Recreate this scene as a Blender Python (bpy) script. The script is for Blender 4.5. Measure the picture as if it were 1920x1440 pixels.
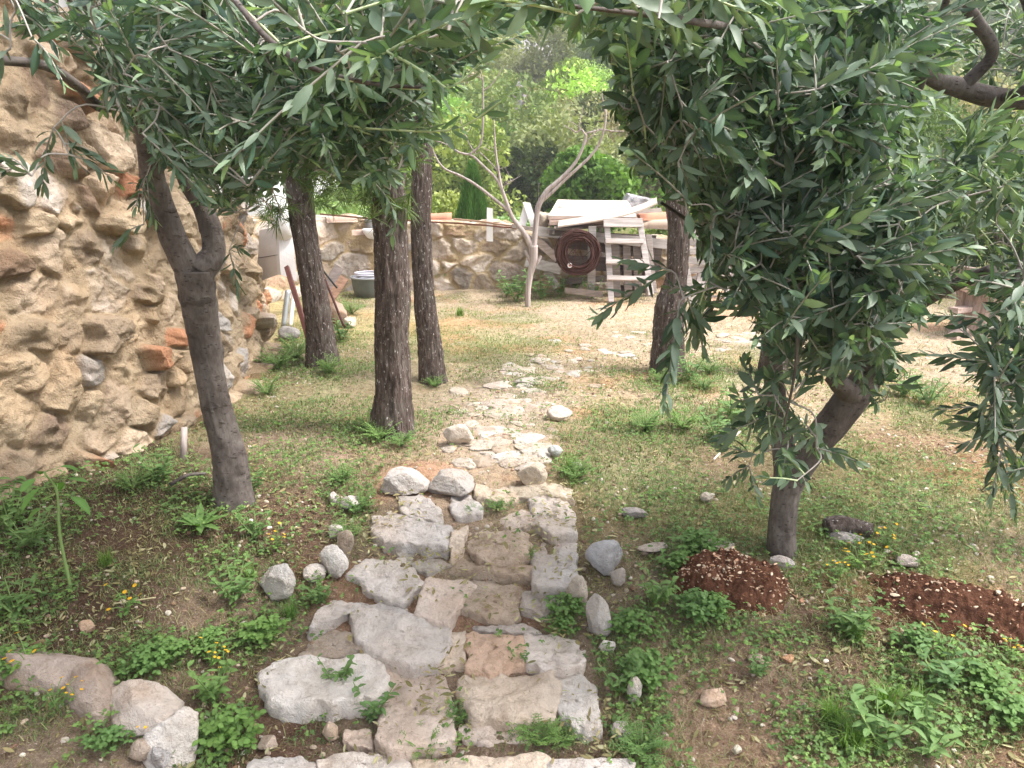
import bpy, math, random
import numpy as np
from math import radians as rad, sin, cos, pi
random.seed(7)
RNG = np.random.default_rng(11)
for o in list(bpy.data.objects): bpy.data.objects.remove(o)
scene = bpy.context.scene
COL = scene.collection

# ------------------------------------------------------------------ camera
FPX = 1450.0; CAMZ = 1.6; PITCH = rad(16.1)
cam_d = bpy.data.cameras.new('camera'); cam = bpy.data.objects.new('camera', cam_d); COL.objects.link(cam)
cam.location = (0, 0, CAMZ); cam.rotation_euler = (rad(90) - PITCH, 0, 0)
cam_d.sensor_width = 36; cam_d.lens = FPX / 1920 * 36; cam_d.clip_start = 0.05; cam_d.clip_end = 800
scene.camera = cam
scene.render.resolution_x = 1024; scene.render.resolution_y = 768
# ------------------------------------------------------------------ light: bright overcast afternoon
SUN_EL, SUN_AZ = rad(58), rad(98)       # azimuth from +Y towards +X
SKY_STRENGTH, SUN_STRENGTH = 0.15, 1.7
w = bpy.data.worlds.new("World"); scene.world = w; w.use_nodes = True
wn = w.node_tree; wn.nodes.clear()
sk = wn.nodes.new('ShaderNodeTexSky'); sk.sky_type = 'NISHITA'; sk.sun_disc = False
sk.sun_elevation = SUN_EL; sk.sun_rotation = SUN_AZ
sk.air_density = 1.0; sk.dust_density = 5.0; sk.ozone_density = 0.6
hs = wn.nodes.new('ShaderNodeHueSaturation'); hs.inputs['Saturation'].default_value = 0.30
bg = wn.nodes.new('ShaderNodeBackground'); bg.inputs['Strength'].default_value = SKY_STRENGTH
wo = wn.nodes.new('ShaderNodeOutputWorld')
wn.links.new(sk.outputs[0], hs.inputs['Color']); wn.links.new(hs.outputs[0], bg.inputs[0]); wn.links.new(bg.outputs[0], wo.inputs[0])
sl = bpy.data.lights.new('sun', 'SUN'); sl.energy = SUN_STRENGTH; sl.angle = rad(10); sl.color = (1.0, 0.95, 0.88)
so = bpy.data.objects.new('sun', sl); COL.objects.link(so)
sd = np.array([sin(SUN_AZ) * cos(SUN_EL), cos(SUN_AZ) * cos(SUN_EL), sin(SUN_EL)])
import mathutils
from mathutils import Vector
so.rotation_euler = Vector(sd).to_track_quat('Z', 'Y').to_euler(); so.location = (6, -3, 8)
scene.view_settings.view_transform = 'Standard'; scene.view_settings.look = 'None'
scene.view_settings.exposure = 1.52; scene.view_settings.gamma = 1
scene.cycles.max_bounces = 6; scene.cycles.diffuse_bounces = 3; scene.cycles.transparent_max_bounces = 4

# ------------------------------------------------------------------ noise
def _h(ix, iy, iz, seed):
    n = (ix.astype(np.int64) * 374761393 + iy.astype(np.int64) * 668265263 + iz.astype(np.int64) * 2147483647 + seed * 974711) & 0xffffffff
    n = ((n ^ (n >> 13)) * 1274126177) & 0xffffffff
    n = ((n ^ (n >> 16)) * 2246822519) & 0xffffffff
    return ((n ^ (n >> 15)) & 0xffffff) / float(0xffffff)
def vnoise(x, y, z=None, seed=0):
    x = np.asarray(x, float); y = np.asarray(y, float)
    z = np.zeros_like(x) if z is None else np.asarray(z, float)
    ix, iy, iz = np.floor(x), np.floor(y), np.floor(z)
    fx, fy, fz = x - ix, y - iy, z - iz
    fx = fx * fx * (3 - 2 * fx); fy = fy * fy * (3 - 2 * fy); fz = fz * fz * (3 - 2 * fz)
    r = 0
    for a in (0, 1):
        for b in (0, 1):
            for c in (0, 1):
                wt = (fx if a else 1 - fx) * (fy if b else 1 - fy) * (fz if c else 1 - fz)
                r = r + wt * _h(ix + a, iy + b, iz + c, seed)
    return r * 2 - 1
def fbm(x, y, z=None, oct=4, seed=0, gain=0.5):
    r = 0; a = 1; s = 0
    z = np.zeros_like(np.asarray(x, float)) if z is None else z
    for i in range(oct):
        r = r + a * vnoise(x, y, z, seed + i * 17); s += a; a *= gain
        x = x * 2.03 + 1.7; y = y * 2.03 - 3.1; z = z * 2.03 + 0.9
    return r / s
def sstep(a, b, x):
    t = np.clip((np.asarray(x, float) - a) / (b - a), 0, 1); return t * t * (3 - 2 * t)

# ------------------------------------------------------------------ terrain and pixel helpers
def ground_h(x, y):
    x = np.asarray(x, float); y = np.asarray(y, float)
    low = -0.34 * (1 - sstep(1.5, 4.3, y))
    left = sstep(-0.75, -1.5, x) * sstep(1.55, 1.95, y + 0.28 * (x + 1.2)) * (1 - sstep(3.2, 4.4, y))
    h = low + 0.13 * left
    h = h + 0.05 * sstep(0.5, 1.4, x) * (1 - sstep(2.6, 4.2, y))
    h = h + 0.02 * sstep(-1.6, -2.3, x) * sstep(1.5, 3, y) * (1 - sstep(8, 11, y))
    h = h + 0.03 * fbm(x * 0.9, y * 0.9, oct=3, seed=3) * sstep(30, 5, y)
    # beyond the garden a valley side climbs
    h = h + (-0.9) * sstep(10.8, 16, y) + np.where(y < 60, .0035 * np.maximum(0, y - 18) ** 2, 6.174 + (y - 60) * .30) + 1.2 * fbm(x * .06, y * .06, oct=3, seed=9) * sstep(18, 35, y)
    return h
def ray(px, py):
    u = (px - 960) / FPX; v = (720 - py) / FPX
    return np.array([u, cos(PITCH) + v * sin(PITCH), -sin(PITCH) + v * cos(PITCH)])
def P(px, py, Y):
    r = ray(px, py); t = Y / r[1]; return np.array([r[0] * t, Y, CAMZ + r[2] * t])
def PZ(px, py, z):
    r = ray(px, py); t = (z - CAMZ) / r[2]; return np.array([r[0] * t, r[1] * t, z])
def G(px, py, dz=0.0):
    z = -0.1
    for _ in range(12):
        p = PZ(px, py, z + dz); z = float(ground_h(p[0], p[1]))
    return PZ(px, py, z + dz)
def pxm(Y, py=720):   # metres per pixel at world distance Y near row py
    r = ray(960, py); return Y / r[1] / FPX

# ------------------------------------------------------------------ mesh helpers
def tag(o, label=None, cat=None, group=None, kind=None):
    if label: o['label'] = label
    if cat: o['category'] = cat
    if group: o['group'] = group
    if kind: o['kind'] = kind
    return o
def thing(name, label, cat, loc=(0, 0, 0), rz=0, group=None):
    o = bpy.data.objects.new(name, None); COL.objects.link(o); o.empty_display_size = 0.1
    o.location = tuple(float(v) for v in loc); o.rotation_euler = (0, 0, rz)
    return tag(o, label, cat, group)
def mk(name, V, F, mat, parent=None, col=None, smooth=True, loc=(0, 0, 0), origin=None):
    """V (n,3) array, F: (m,k) array or list of arrays/lists, col: (n,3) colours"""
    V = np.asarray(V, float)
    if origin is not None: V = V - np.asarray(origin, float); loc = origin
    me = bpy.data.meshes.new(name)
    if isinstance(F, np.ndarray): Fs = [F]
    elif len(F) and isinstance(F[0], np.ndarray) and F[0].ndim == 2: Fs = F
    else:
        d = {}
        for f in F: d.setdefault(len(f), []).append(f)
        Fs = [np.array(v) for v in d.values()]
    idx = np.concatenate([f.ravel() for f in Fs]).astype(np.int32)
    tot = np.concatenate([np.full(len(f), f.shape[1]) for f in Fs]).astype(np.int32)
    st = np.concatenate([[0], np.cumsum(tot)[:-1]]).astype(np.int32)
    me.vertices.add(len(V)); me.vertices.foreach_set('co', V.astype(np.float32).ravel())
    me.loops.add(len(idx)); me.loops.foreach_set('vertex_index', idx)
    me.polygons.add(len(tot)); me.polygons.foreach_set('loop_start', st); me.polygons.foreach_set('loop_total', tot)
    me.polygons.foreach_set('use_smooth', np.full(len(tot), bool(smooth)))
    me.update(calc_edges=True)
    if col is not None:
        col = np.asarray(col, float)
        if col.ndim == 1: col = np.tile(col, (len(V), 1))
        a = me.color_attributes.new('col', 'FLOAT_COLOR', 'POINT')
        c4 = np.ones((len(V), 4), np.float32); c4[:, :3] = col
        a.data.foreach_set('color', c4.ravel())
    me.materials.append(mat)
    o = bpy.data.objects.new(name, me); COL.objects.link(o)
    o.location = tuple(float(v) for v in loc)
    if parent is not None: o.parent = parent
    return o
class MB:
    def __init__(s): s.V = []; s.F = {}; s.C = []; s.n = 0
    def add(s, V, F, c=None):
        V = np.asarray(V, float)
        if len(V) == 0: return
        fl = F if isinstance(F, list) and len(F) and isinstance(F[0], np.ndarray) and F[0].ndim == 2 else ([F] if isinstance(F, np.ndarray) else None)
        if fl is None:
            d = {}
            for f in F: d.setdefault(len(f), []).append(f)
            fl = [np.array(v) for v in d.values()]
        for f in fl: s.F.setdefault(f.shape[1], []).append(f + s.n)
        s.V.append(V)
        c = np.array([1, 1, 1.]) if c is None else np.asarray(c, float)
        s.C.append(np.tile(c, (len(V), 1)) if c.ndim == 1 else c); s.n += len(V)
    def build(s, name, mat, parent=None, smooth=True, origin=None, loc=(0, 0, 0)):
        return mk(name, np.concatenate(s.V), [np.concatenate(v) for v in s.F.values()], mat, parent, np.concatenate(s.C), smooth, loc, origin)
def tube(pts, radii, n=8, cap=True, disp=None):
    pts = np.asarray(pts, float); m = len(pts); radii = np.broadcast_to(np.asarray(radii, float), (m,))
    t = np.gradient(pts, axis=0); t /= np.linalg.norm(t, axis=1)[:, None] + 1e-9
    ref = np.array([0, 0, 1.]) if abs(t[0][2]) < 0.9 else np.array([0, 1., 0])
    u = np.cross(t[0], ref); u /= np.linalg.norm(u); U = [u]
    for i in range(1, m):
        u = U[-1] - t[i] * np.dot(U[-1], t[i]); u /= np.linalg.norm(u) + 1e-9; U.append(u)
    U = np.array(U); W = np.cross(t, U)
    a = np.arange(n) / n * 2 * pi
    R = radii[:, None] * np.ones((m, n))
    if disp is not None: R = R + disp(np.arange(m)[:, None] * np.ones((1, n)), np.ones((m, 1)) * a[None], pts)
    V = pts[:, None] + (np.cos(a)[None, :, None] * U[:, None] + np.sin(a)[None, :, None] * W[:, None]) * R[..., None]
    V = V.reshape(-1, 3)
    i = np.arange(m - 1)[:, None] * n; j = np.arange(n)[None]; k = (j + 1) % n
    F = np.stack([i + j, i + k, i + n + k, i + n + j], -1).reshape(-1, 4)
    if cap:
        V = np.concatenate([V, [pts[0], pts[-1]]]); b = m * n; jj = np.arange(n); kk = (jj + 1) % n
        T = np.concatenate([np.stack([np.full(n, b), kk, jj], -1), np.stack([np.full(n, b + 1), (m - 1) * n + jj, (m - 1) * n + kk], -1)])
        return V, [F, T]
    return V, [F]
def spline(pts, n):
    pts = np.asarray(pts, float); m = len(pts)
    if m == 2: t = np.linspace(0, 1, n)[:, None]; return pts[0] * (1 - t) + pts[1] * t
    P_ = np.vstack([2 * pts[0] - pts[1], pts, 2 * pts[-1] - pts[-2]])
    out = []
    for s in np.linspace(0, m - 1 - 1e-6, n):
        i = int(s); t = s - i; a, b, c, d = P_[i], P_[i + 1], P_[i + 2], P_[i + 3]
        out.append(0.5 * (2 * b + (c - a) * t + (2 * a - 5 * b + 4 * c - d) * t * t + (3 * b - a - 3 * c + d) * t ** 3))
    return np.array(out)
def box(c, s, rot=None, bev=0.0):
    """box with centre c, full size s, rotation matrix rot, slightly chamfered"""
    s = np.asarray(s, float) / 2; bv = min(bev, *(s * 0.45)) if bev else 0
    if not bv:
        V = np.array([[x, y, z] for x in (-1, 1) for y in (-1, 1) for z in (-1, 1)]) * s
        F = np.array([[0, 1, 3, 2], [4, 6, 7, 5], [0, 4, 5, 1], [2, 3, 7, 6], [0, 2, 6, 4], [1, 5, 7, 3]])
    else:
        V = []; F = []
        for x in (-1, 1):
            for y in (-1, 1):
                for z in (-1, 1):
                    V += [[x * s[0], y * (s[1] - bv), z * (s[2] - bv)], [x * (s[0] - bv), y * s[1], z * (s[2] - bv)], [x * (s[0] - bv), y * (s[1] - bv), z * s[2]]]
        def vi(x, y, z, k): return ((x > 0) * 4 + (y > 0) * 2 + (z > 0)) * 3 + k
        for sx in (-1, 1):
            q = [vi(sx, -1, -1, 0), vi(sx, 1, -1, 0), vi(sx, 1, 1, 0), vi(sx, -1, 1, 0)]; F.append(q if sx > 0 else q[::-1])
            q = [vi(-1, sx, -1, 1), vi(1, sx, -1, 1), vi(1, sx, 1, 1), vi(-1, sx, 1, 1)]; F.append(q[::-1] if sx > 0 else q)
            q = [vi(-1, -1, sx, 2), vi(1, -1, sx, 2), vi(1, 1, sx, 2), vi(-1, 1, sx, 2)]; F.append(q if sx > 0 else q[::-1])
        for a in (-1, 1):
            for b in (-1, 1):
                q = [vi(a, b, -1, 0), vi(a, b, 1, 0), vi(a, b, 1, 1), vi(a, b, -1, 1)]; F.append(q if a * b < 0 else q[::-1])
                q = [vi(a, -1, b, 0), vi(a, 1, b, 0), vi(a, 1, b, 2), vi(a, -1, b, 2)]; F.append(q if a * b > 0 else q[::-1])
                q = [vi(-1, a, b, 1), vi(1, a, b, 1), vi(1, a, b, 2), vi(-1, a, b, 2)]; F.append(q if a * b < 0 else q[::-1])
        for x in (-1, 1):
            for y in (-1, 1):
                for z in (-1, 1):
                    q = [vi(x, y, z, 0), vi(x, y, z, 1), vi(x, y, z, 2)]; F.append(q if x * y * z > 0 else q[::-1])
        V = np.array(V)
    if rot is not None: V = V @ np.asarray(rot).T
    return V + np.asarray(c, float), F
def frame(d, up=(0, 0, 1)):
    """rotation whose x axis is d, z axis nearest up"""
    d = np.asarray(d, float); d = d / np.linalg.norm(d); y = np.cross(up, d); y /= np.linalg.norm(y) + 1e-9
    return np.stack([d, y, np.cross(d, y)], 1)
def plank(a, b, wdt, th, up=(0, 0, 1), bev=0.003, seg=10, warp=0.004, seed=0, bend=0.0):
    """weathered board from a to b, width along the cross of up and its axis"""
    a = np.asarray(a, float); b = np.asarray(b, float); R = frame(b - a, up); L = np.linalg.norm(b - a)
    xs = np.linspace(0, L, seg); prof = [(-.5, -.5), (-.5, .5), (.5, .5), (.5, -.5)]
    pr = []
    e = bev
    for sx, sz in ((-1, -1), (-1, 1), (1, 1), (1, -1)):
        if sx * sz > 0: pr += [(sx * (wdt / 2 - e), sz * th / 2), (sx * wdt / 2, sz * (th / 2 - e))]
        else: pr += [(sx * wdt / 2, sz * (th / 2 - e)), (sx * (wdt / 2 - e), sz * th / 2)]
    pr = np.array(pr); n = 8; V = []
    for i, x in enumerate(xs):
        wz = warp * float(vnoise(np.array(x * 3), np.array(seed * 1.3))) + bend * (4 * (x / L) * (1 - x / L)); wy = warp * .6 * float(vnoise(np.array(x * 2 + 9), np.array(seed * 2.1)))
        sc = 1 + 0.03 * float(vnoise(np.array(x * 9), np.array(seed + 5.)))
        for p in pr: V.append([x + (0.006 * float(vnoise(np.array(p[0] * 60), np.array(seed + i * 3.))) if i in (0, seg - 1) else 0), p[0] * sc + wy, p[1] + wz])
    V = np.array(V); F = []
    for i in range(seg - 1):
        for j in range(n): F.append([i * n + j, (i + 1) * n + j, (i + 1) * n + (j + 1) % n, i * n + (j + 1) % n])
    F.append(list(range(n))); F.append([(seg - 1) * n + j for j in range(n)][::-1])
    return V @ R.T + a, F
def ico(sub):
    t = (1 + 5 ** .5) / 2
    V = [(-1, t, 0), (1, t, 0), (-1, -t, 0), (1, -t, 0), (0, -1, t), (0, 1, t), (0, -1, -t), (0, 1, -t), (t, 0, -1), (t, 0, 1), (-t, 0, -1), (-t, 0, 1)]
    F = [(0, 11, 5), (0, 5, 1), (0, 1, 7), (0, 7, 10), (0, 10, 11), (1, 5, 9), (5, 11, 4), (11, 10, 2), (10, 7, 6), (7, 1, 8), (3, 9, 4), (3, 4, 2), (3, 2, 6), (3, 6, 8), (3, 8, 9), (4, 9, 5), (2, 4, 11), (6, 2, 10), (8, 6, 7), (9, 8, 1)]
    V = [np.array(v, float) / np.linalg.norm(v) for v in V]
    for _ in range(sub):
        c = {}; F2 = []
        def mid(a, b):
            k = (min(a, b), max(a, b))
            if k not in c: m = V[a] + V[b]; V.append(m / np.linalg.norm(m)); c[k] = len(V) - 1
            return c[k]
        for a, b, d in F: x, y, z = mid(a, b), mid(b, d), mid(d, a); F2 += [(a, x, z), (b, y, x), (d, z, y), (x, y, z)]
        F = F2
    return np.array(V), np.array(F)
ICO = {k: ico(k) for k in (1, 2, 3, 4)}
def rock_mesh(size, seed, sub=3, facets=9, rough=0.05):
    V, F = ICO[sub]; V = V.copy(); r = np.random.default_rng(seed)
    for k in range(facets):
        n = r.normal(size=3); n /= np.linalg.norm(n); d = r.uniform(0.55, 0.85)
        q = V @ n; m = q > d; V[m] -= np.outer(q[m] - d, n) * 0.93
    f = 1 + rough * 2.2 * fbm(V[:, 0] * 2.2 + seed, V[:, 1] * 2.2, V[:, 2] * 2.2, 4, seed) + rough * .7 * fbm(V[:, 0] * 9 + seed, V[:, 1] * 9, V[:, 2] * 9, 3, seed + 5)
    V = V * f[:, None] * np.asarray(size)[None]
    return V, F
def rotz(a): c, s = cos(a), sin(a); return np.array([[c, -s, 0], [s, c, 0], [0, 0, 1.]])
def rotx(a): c, s = cos(a), sin(a); return np.array([[1, 0, 0], [0, c, -s], [0, s, c]])
def roty(a): c, s = cos(a), sin(a); return np.array([[c, 0, s], [0, 1, 0], [-s, 0, c]])
def copy_thing(o, loc, rz=0, sc=1.0):
    c = o.copy(); COL.objects.link(c); c.location = tuple(float(v) for v in loc); c.rotation_euler = (0, 0, rz); c.scale = (sc, sc, sc)
    for ch in list(o.children):
        d = ch.copy(); COL.objects.link(d); d.parent = c
        for g in list(ch.children):
            e = g.copy(); COL.objects.link(e); e.parent = d
    return c

# ------------------------------------------------------------------ materials
class NT:
    def __init__(s, name):
        s.m = bpy.data.materials.new(name); s.m.use_nodes = True; s.t = s.m.node_tree; s.t.nodes.clear()
        s.out = s.t.nodes.new('ShaderNodeOutputMaterial'); s.b = s.t.nodes.new('ShaderNodeBsdfPrincipled')
        s.t.links.new(s.b.outputs[0], s.out.inputs[0]); s.pos = None
    def n(s, ty, **k):
        x = s.t.nodes.new(ty)
        for a, b in k.items(): setattr(x, a, b)
        return x
    def put(s, sock, v):
        if isinstance(v, bpy.types.NodeSocket): s.t.links.new(v, sock)
        elif isinstance(v, (tuple, list)) and len(v) == 3 and sock.type == 'RGBA': sock.default_value = (*v, 1)
        else: sock.default_value = v
    def attr(s, name='col'): return s.n('ShaderNodeAttribute', attribute_name=name).outputs['Color']
    def position(s, scale=(1, 1, 1), obj=False):
        src = s.n('ShaderNodeTexCoord').outputs['Object'] if obj else s.n('ShaderNodeNewGeometry').outputs['Position']
        mp = s.n('ShaderNodeMapping'); mp.inputs['Scale'].default_value = scale; s.put(mp.inputs[0], src); return mp.outputs[0]
    def noise(s, scale, detail=5, vec=None, rough=.6, dist=0.0):
        x = s.n('ShaderNodeTexNoise'); x.inputs['Scale'].default_value = scale; x.inputs['Detail'].default_value = detail; x.inputs['Roughness'].default_value = rough
        x.inputs['Distortion'].default_value = dist
        s.put(x.inputs['Vector'], vec if vec is not None else s.position()); return x.outputs[0]
    def voro(s, scale, vec=None, feature='F1', out='Distance'):
        x = s.n('ShaderNodeTexVoronoi', feature=feature); x.inputs['Scale'].default_value = scale
        s.put(x.inputs['Vector'], vec if vec is not None else s.position()); return x.outputs[out]
    def ramp(s, fac, stops, interp='LINEAR'):
        x = s.n('ShaderNodeValToRGB'); e = x.color_ramp; e.interpolation = interp
        while len(e.elements) < len(stops): e.elements.new(0.5)
        for el, (p, c) in zip(e.elements, stops):
            el.position = p; el.color = (*c, 1) if isinstance(c, (tuple, list)) else (c, c, c, 1)
        s.put(x.inputs[0], fac); return x.outputs[0]
    def mix(s, fac, a, b, mode='MIX'):
        x = s.n('ShaderNodeMix', data_type='RGBA', blend_type=mode); s.put(x.inputs[0], fac); s.put(x.inputs[6], a); s.put(x.inputs[7], b); return x.outputs[2]
    def math(s, op, a, b=0.0):
        x = s.n('ShaderNodeMath', operation=op); s.put(x.inputs[0], a); s.put(x.inputs[1], b); return x.outputs[0]
    def bump(s, h, dist=0.01, strength=1.0, prev=None):
        x = s.n('ShaderNodeBump'); x.inputs['Distance'].default_value = dist; x.inputs['Strength'].default_value = strength; s.put(x.inputs['Height'], h)
        if prev is not None: s.put(x.inputs['Normal'], prev)
        return x.outputs[0]
    def fin(s, col, rough=0.85, nrm=None, spec=0.3, metal=0.0):
        s.put(s.b.inputs['Base Color'], col); s.put(s.b.inputs['Roughness'], rough); s.b.inputs['Specular IOR Level'].default_value = spec; s.b.inputs['Metallic'].default_value = metal
        if nrm is not None: s.put(s.b.inputs['Normal'], nrm)
        return s.m
def stone_mat(name, sc=1.0, stain=(0.36, 0.26, 0.18), amt=0.42):
    t = NT(name); a = t.attr()
    n1 = t.noise(5 * sc, 6); n2 = t.noise(38 * sc, 6, rough=.7); n3 = t.noise(160 * sc, 3)
    c = t.mix(t.ramp(n1, [(.38, 0.0), (.72, amt)]), a, t.mix(.62, a, stain, 'MIX'))
    c = t.mix(t.ramp(n2, [(.25, 0.75), (.48, 0.0)]), c, t.mix(1.0, c, (.58, .54, .50), 'MULTIPLY')); n4 = t.noise(13 * sc, 6, rough=.68); c = t.mix(t.ramp(n4, [(.34, .6), (.46, 0.0)]), c, t.mix(1.0, c, (.62, .56, .5), 'MULTIPLY')); c = t.mix(t.ramp(n4, [(.56, 0.0), (.66, .45)]), c, t.mix(1.0, c, (1.22, 1.2, 1.18), 'MULTIPLY'))
    c = t.mix(t.ramp(n2, [(.56, 0.0), (.75, .5)]), c, t.mix(1.0, c, (1.2, 1.18, 1.15), 'MULTIPLY')); c = t.mix(t.ramp(t.noise(2.4 * sc, 5), [(.45, 0.0), (.7, .5)]), c, t.mix(1.0, c, (.86, .72, .58), 'MULTIPLY'))
    pit = t.ramp(t.voro(60 * sc), [(0.0, 0.0), (.22, 1.0)])
    nb = t.bump(t.math('ADD', n2, t.math('MULTIPLY', n3, .5)), .014 / sc, 1.0, t.bump(n4, .03 / sc, .8))
    nb = t.bump(pit, .003 / sc, .6, nb)
    return t.fin(c, .88, nb, .25)
def wood_mat(name, base, dark, sc=1.0, axis=0):
    t = NT(name); s = [40 * sc] * 3; s[axis] = 2.5 * sc
    n = t.noise(1, 5, t.position(tuple(s), obj=True), .65, .4); n2 = t.noise(3, 3, t.position(obj=True)); a = t.attr()
    c = t.mix(t.ramp(n, [(.32, 1.0), (.62, 0.0)]), base, dark); c = t.mix(t.ramp(n2, [(.4, 0.0), (.75, .5)]), c, t.mix(.5, c, (.32, .27, .22)))
    return t.fin(t.mix(1.0, c, a, 'MULTIPLY'), .8, t.bump(n, .004, .8), .2)
def leaf_mat(name, rough=.45, trans=.25, spec=.4, back=(.30, .36, .26), backmix=.6, vein=True):
    t = NT(name); a = t.attr(); a = t.mix(1.0, a, t.ramp(t.n('ShaderNodeObjectInfo').outputs['Random'], [(0.0, (.80, .85, .95)), (.35, (1.0, .95, .8)), (.7, (1.05, 1.0, 1.0)), (1.0, (1.2, 1.12, .85))]) if name == 'herb_leaf' else (1, 1, 1), 'MULTIPLY')
    geo = t.n('ShaderNodeNewGeometry'); c = t.mix(t.math('MULTIPLY', geo.outputs['Backfacing'], backmix), a, back)
    n = t.noise(30, 3); c = t.mix(t.ramp(n, [(.35, 0.0), (.7, .35)]), c, t.mix(1.0, c, (.62, .68, .5), 'MULTIPLY'))
    t.fin(c, rough, None, spec)
    tr = t.n('ShaderNodeBsdfTranslucent'); t.put(tr.inputs[0], t.mix(1.0, c, (1.25, 1.35, .6), 'MULTIPLY'))
    mx = t.n('ShaderNodeMixShader'); mx.inputs[0].default_value = trans
    t.t.links.new(t.b.outputs[0], mx.inputs[1]); t.t.links.new(tr.outputs[0], mx.inputs[2]); t.t.links.new(mx.outputs[0], t.out.inputs[0])
    return t.m
def plain_mat(name, col, rough=.6, metal=0.0, var=.3, dark=(.6, .58, .55), sc=12, bumpd=.002, spec=.4, useattr=False):
    t = NT(name); n = t.noise(sc, 6); c = col if not useattr else t.attr()
    c = t.mix(t.ramp(n, [(.35, var), (.65, 0.0)]), c, t.mix(1.0, c, dark, 'MULTIPLY'))
    return t.fin(c, rough, t.bump(n, bumpd, .7), spec, metal)
M_stone = stone_mat('limestone'); M_wallstone = stone_mat('rubble_masonry', .8, (.42, .25, .13), .35)
M_leaf = leaf_mat('olive_leaf', .46, .28, .38, (.20, .26, .19), .65); M_herb = leaf_mat('herb_leaf', .6, .3, .3, (.2, .32, .1), .3)
M_far = leaf_mat('woodland_leaf', .7, .25, .2, (.2, .25, .1), .2)
M_grey_wood = wood_mat('weathered_grey_wood', (.50, .46, .44), (.26, .23, .21))
M_pale_wood = wood_mat('bleached_board', (.68, .59, .54), (.48, .38, .33))
M_brown_wood = wood_mat('brown_wood', (.36, .25, .18), (.18, .11, .08))
def bark_olive():
    t = NT('olive_bark'); n1 = t.noise(7, 6); n2 = t.noise(60, 5, t.position((1, 1, .45))); lenti = t.voro(26, t.position((1, 1, 2.6)))
    lump = t.ramp(t.noise(11, 3, t.position((1, 1, 2.2))), [(.60, 0.0), (.68, 1.0)]); spots = t.math('MAXIMUM', t.ramp(lenti, [(.10, 1.0), (.22, 0.0)]), t.math('MULTIPLY', lump, .8))
    c = t.ramp(n1, [(.3, (.075, .062, .057)), (.5, (.135, .115, .106)), (.72, (.21, .188, .175))])
    c = t.mix(t.ramp(n2, [(.4, .6), (.6, 0.0)]), c, t.mix(1.0, c, (.6, .55, .52), 'MULTIPLY'))
    c = t.mix(t.math('MULTIPLY', spots, .75), c, (.045, .035, .03))
    return t.fin(c, .8, t.bump(t.math('ADD', t.math('MULTIPLY', n2, .6), t.math('MULTIPLY', spots, .6)), .007, .9), .25)
def bark_pine():
    t = NT('rough_bark'); v = t.position((1, 1, .22)); n1 = t.noise(48, 5, v, .65, .6); n2 = t.noise(9, 4); n3 = t.noise(75, 3, t.position((1, 1, .5)), .6)
    c = t.ramp(n1, [(.3, (.035, .026, .024)), (.5, (.105, .078, .068)), (.68, (.20, .165, .15))])
    c = t.mix(t.ramp(n2, [(.45, 0.0), (.75, .5)]), c, (.15, .14, .12))
    c = t.mix(t.ramp(n3, [(.62, 0.0), (.67, .85)]), c, (.52, .49, .47))
    return t.fin(c, .92, t.bump(n1, .02, 1.0), .15)
M_obark = bark_olive(); M_pbark = bark_pine()
M_twig = plain_mat('twig_bark', (.27, .23, .17), .75, 0, .5, useattr=True)
M_dead = wood_mat('dead_wood', (.46, .40, .38), (.24, .19, .18), 1.0, 2)
M_attr = plain_mat('mottled', (.5, .5, .5), .85, 0, .35, useattr=True, sc=20, bumpd=.003, spec=.2)
# ================================================================== GROUND
def ground_mat():
    t = NT('garden_soil'); a = t.attr()
    n1 = t.noise(2.2, 6); n2 = t.noise(22, 6, rough=.7); n3 = t.noise(140, 4, rough=.7); fl = t.voro(90); fc = t.voro(90, out='Color')
    c = t.mix(t.ramp(n1, [(.35, .35), (.65, 0.0)]), a, t.mix(1.0, a, (.72, .62, .55), 'MULTIPLY'))
    c = t.mix(t.ramp(n2, [(.35, .75), (.52, 0.0)]), c, t.mix(1.0, c, (.52, .46, .42), 'MULTIPLY'))
    c = t.mix(t.ramp(n2, [(.54, 0.0), (.72, .7)]), c, t.mix(1.0, c, (1.45, 1.38, 1.25), 'MULTIPLY'))
    c = t.mix(t.ramp(n3, [(.4, .7), (.55, 0.0)]), c, t.mix(1.0, c, (.6, .55, .5), 'MULTIPLY'))
    c = t.mix(t.ramp(n3, [(.61, 0.0), (.68, .7)]), c, (.52, .44, .36)); nc = t.noise(55, 4, rough=.75); c = t.mix(t.ramp(nc, [(.60, 0.0), (.66, .6)]), c, (.48, .38, .29)); c = t.mix(t.ramp(nc, [(.34, .6), (.40, 0.0)]), c, t.mix(1.0, c, (.45, .4, .36), 'MULTIPLY'))
    nb = t.bump(n2, .03, .9); nb = t.bump(n3, .008, .9, nb)
    return t.fin(c, .95, nb, .1)
M_ground = ground_mat()
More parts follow.
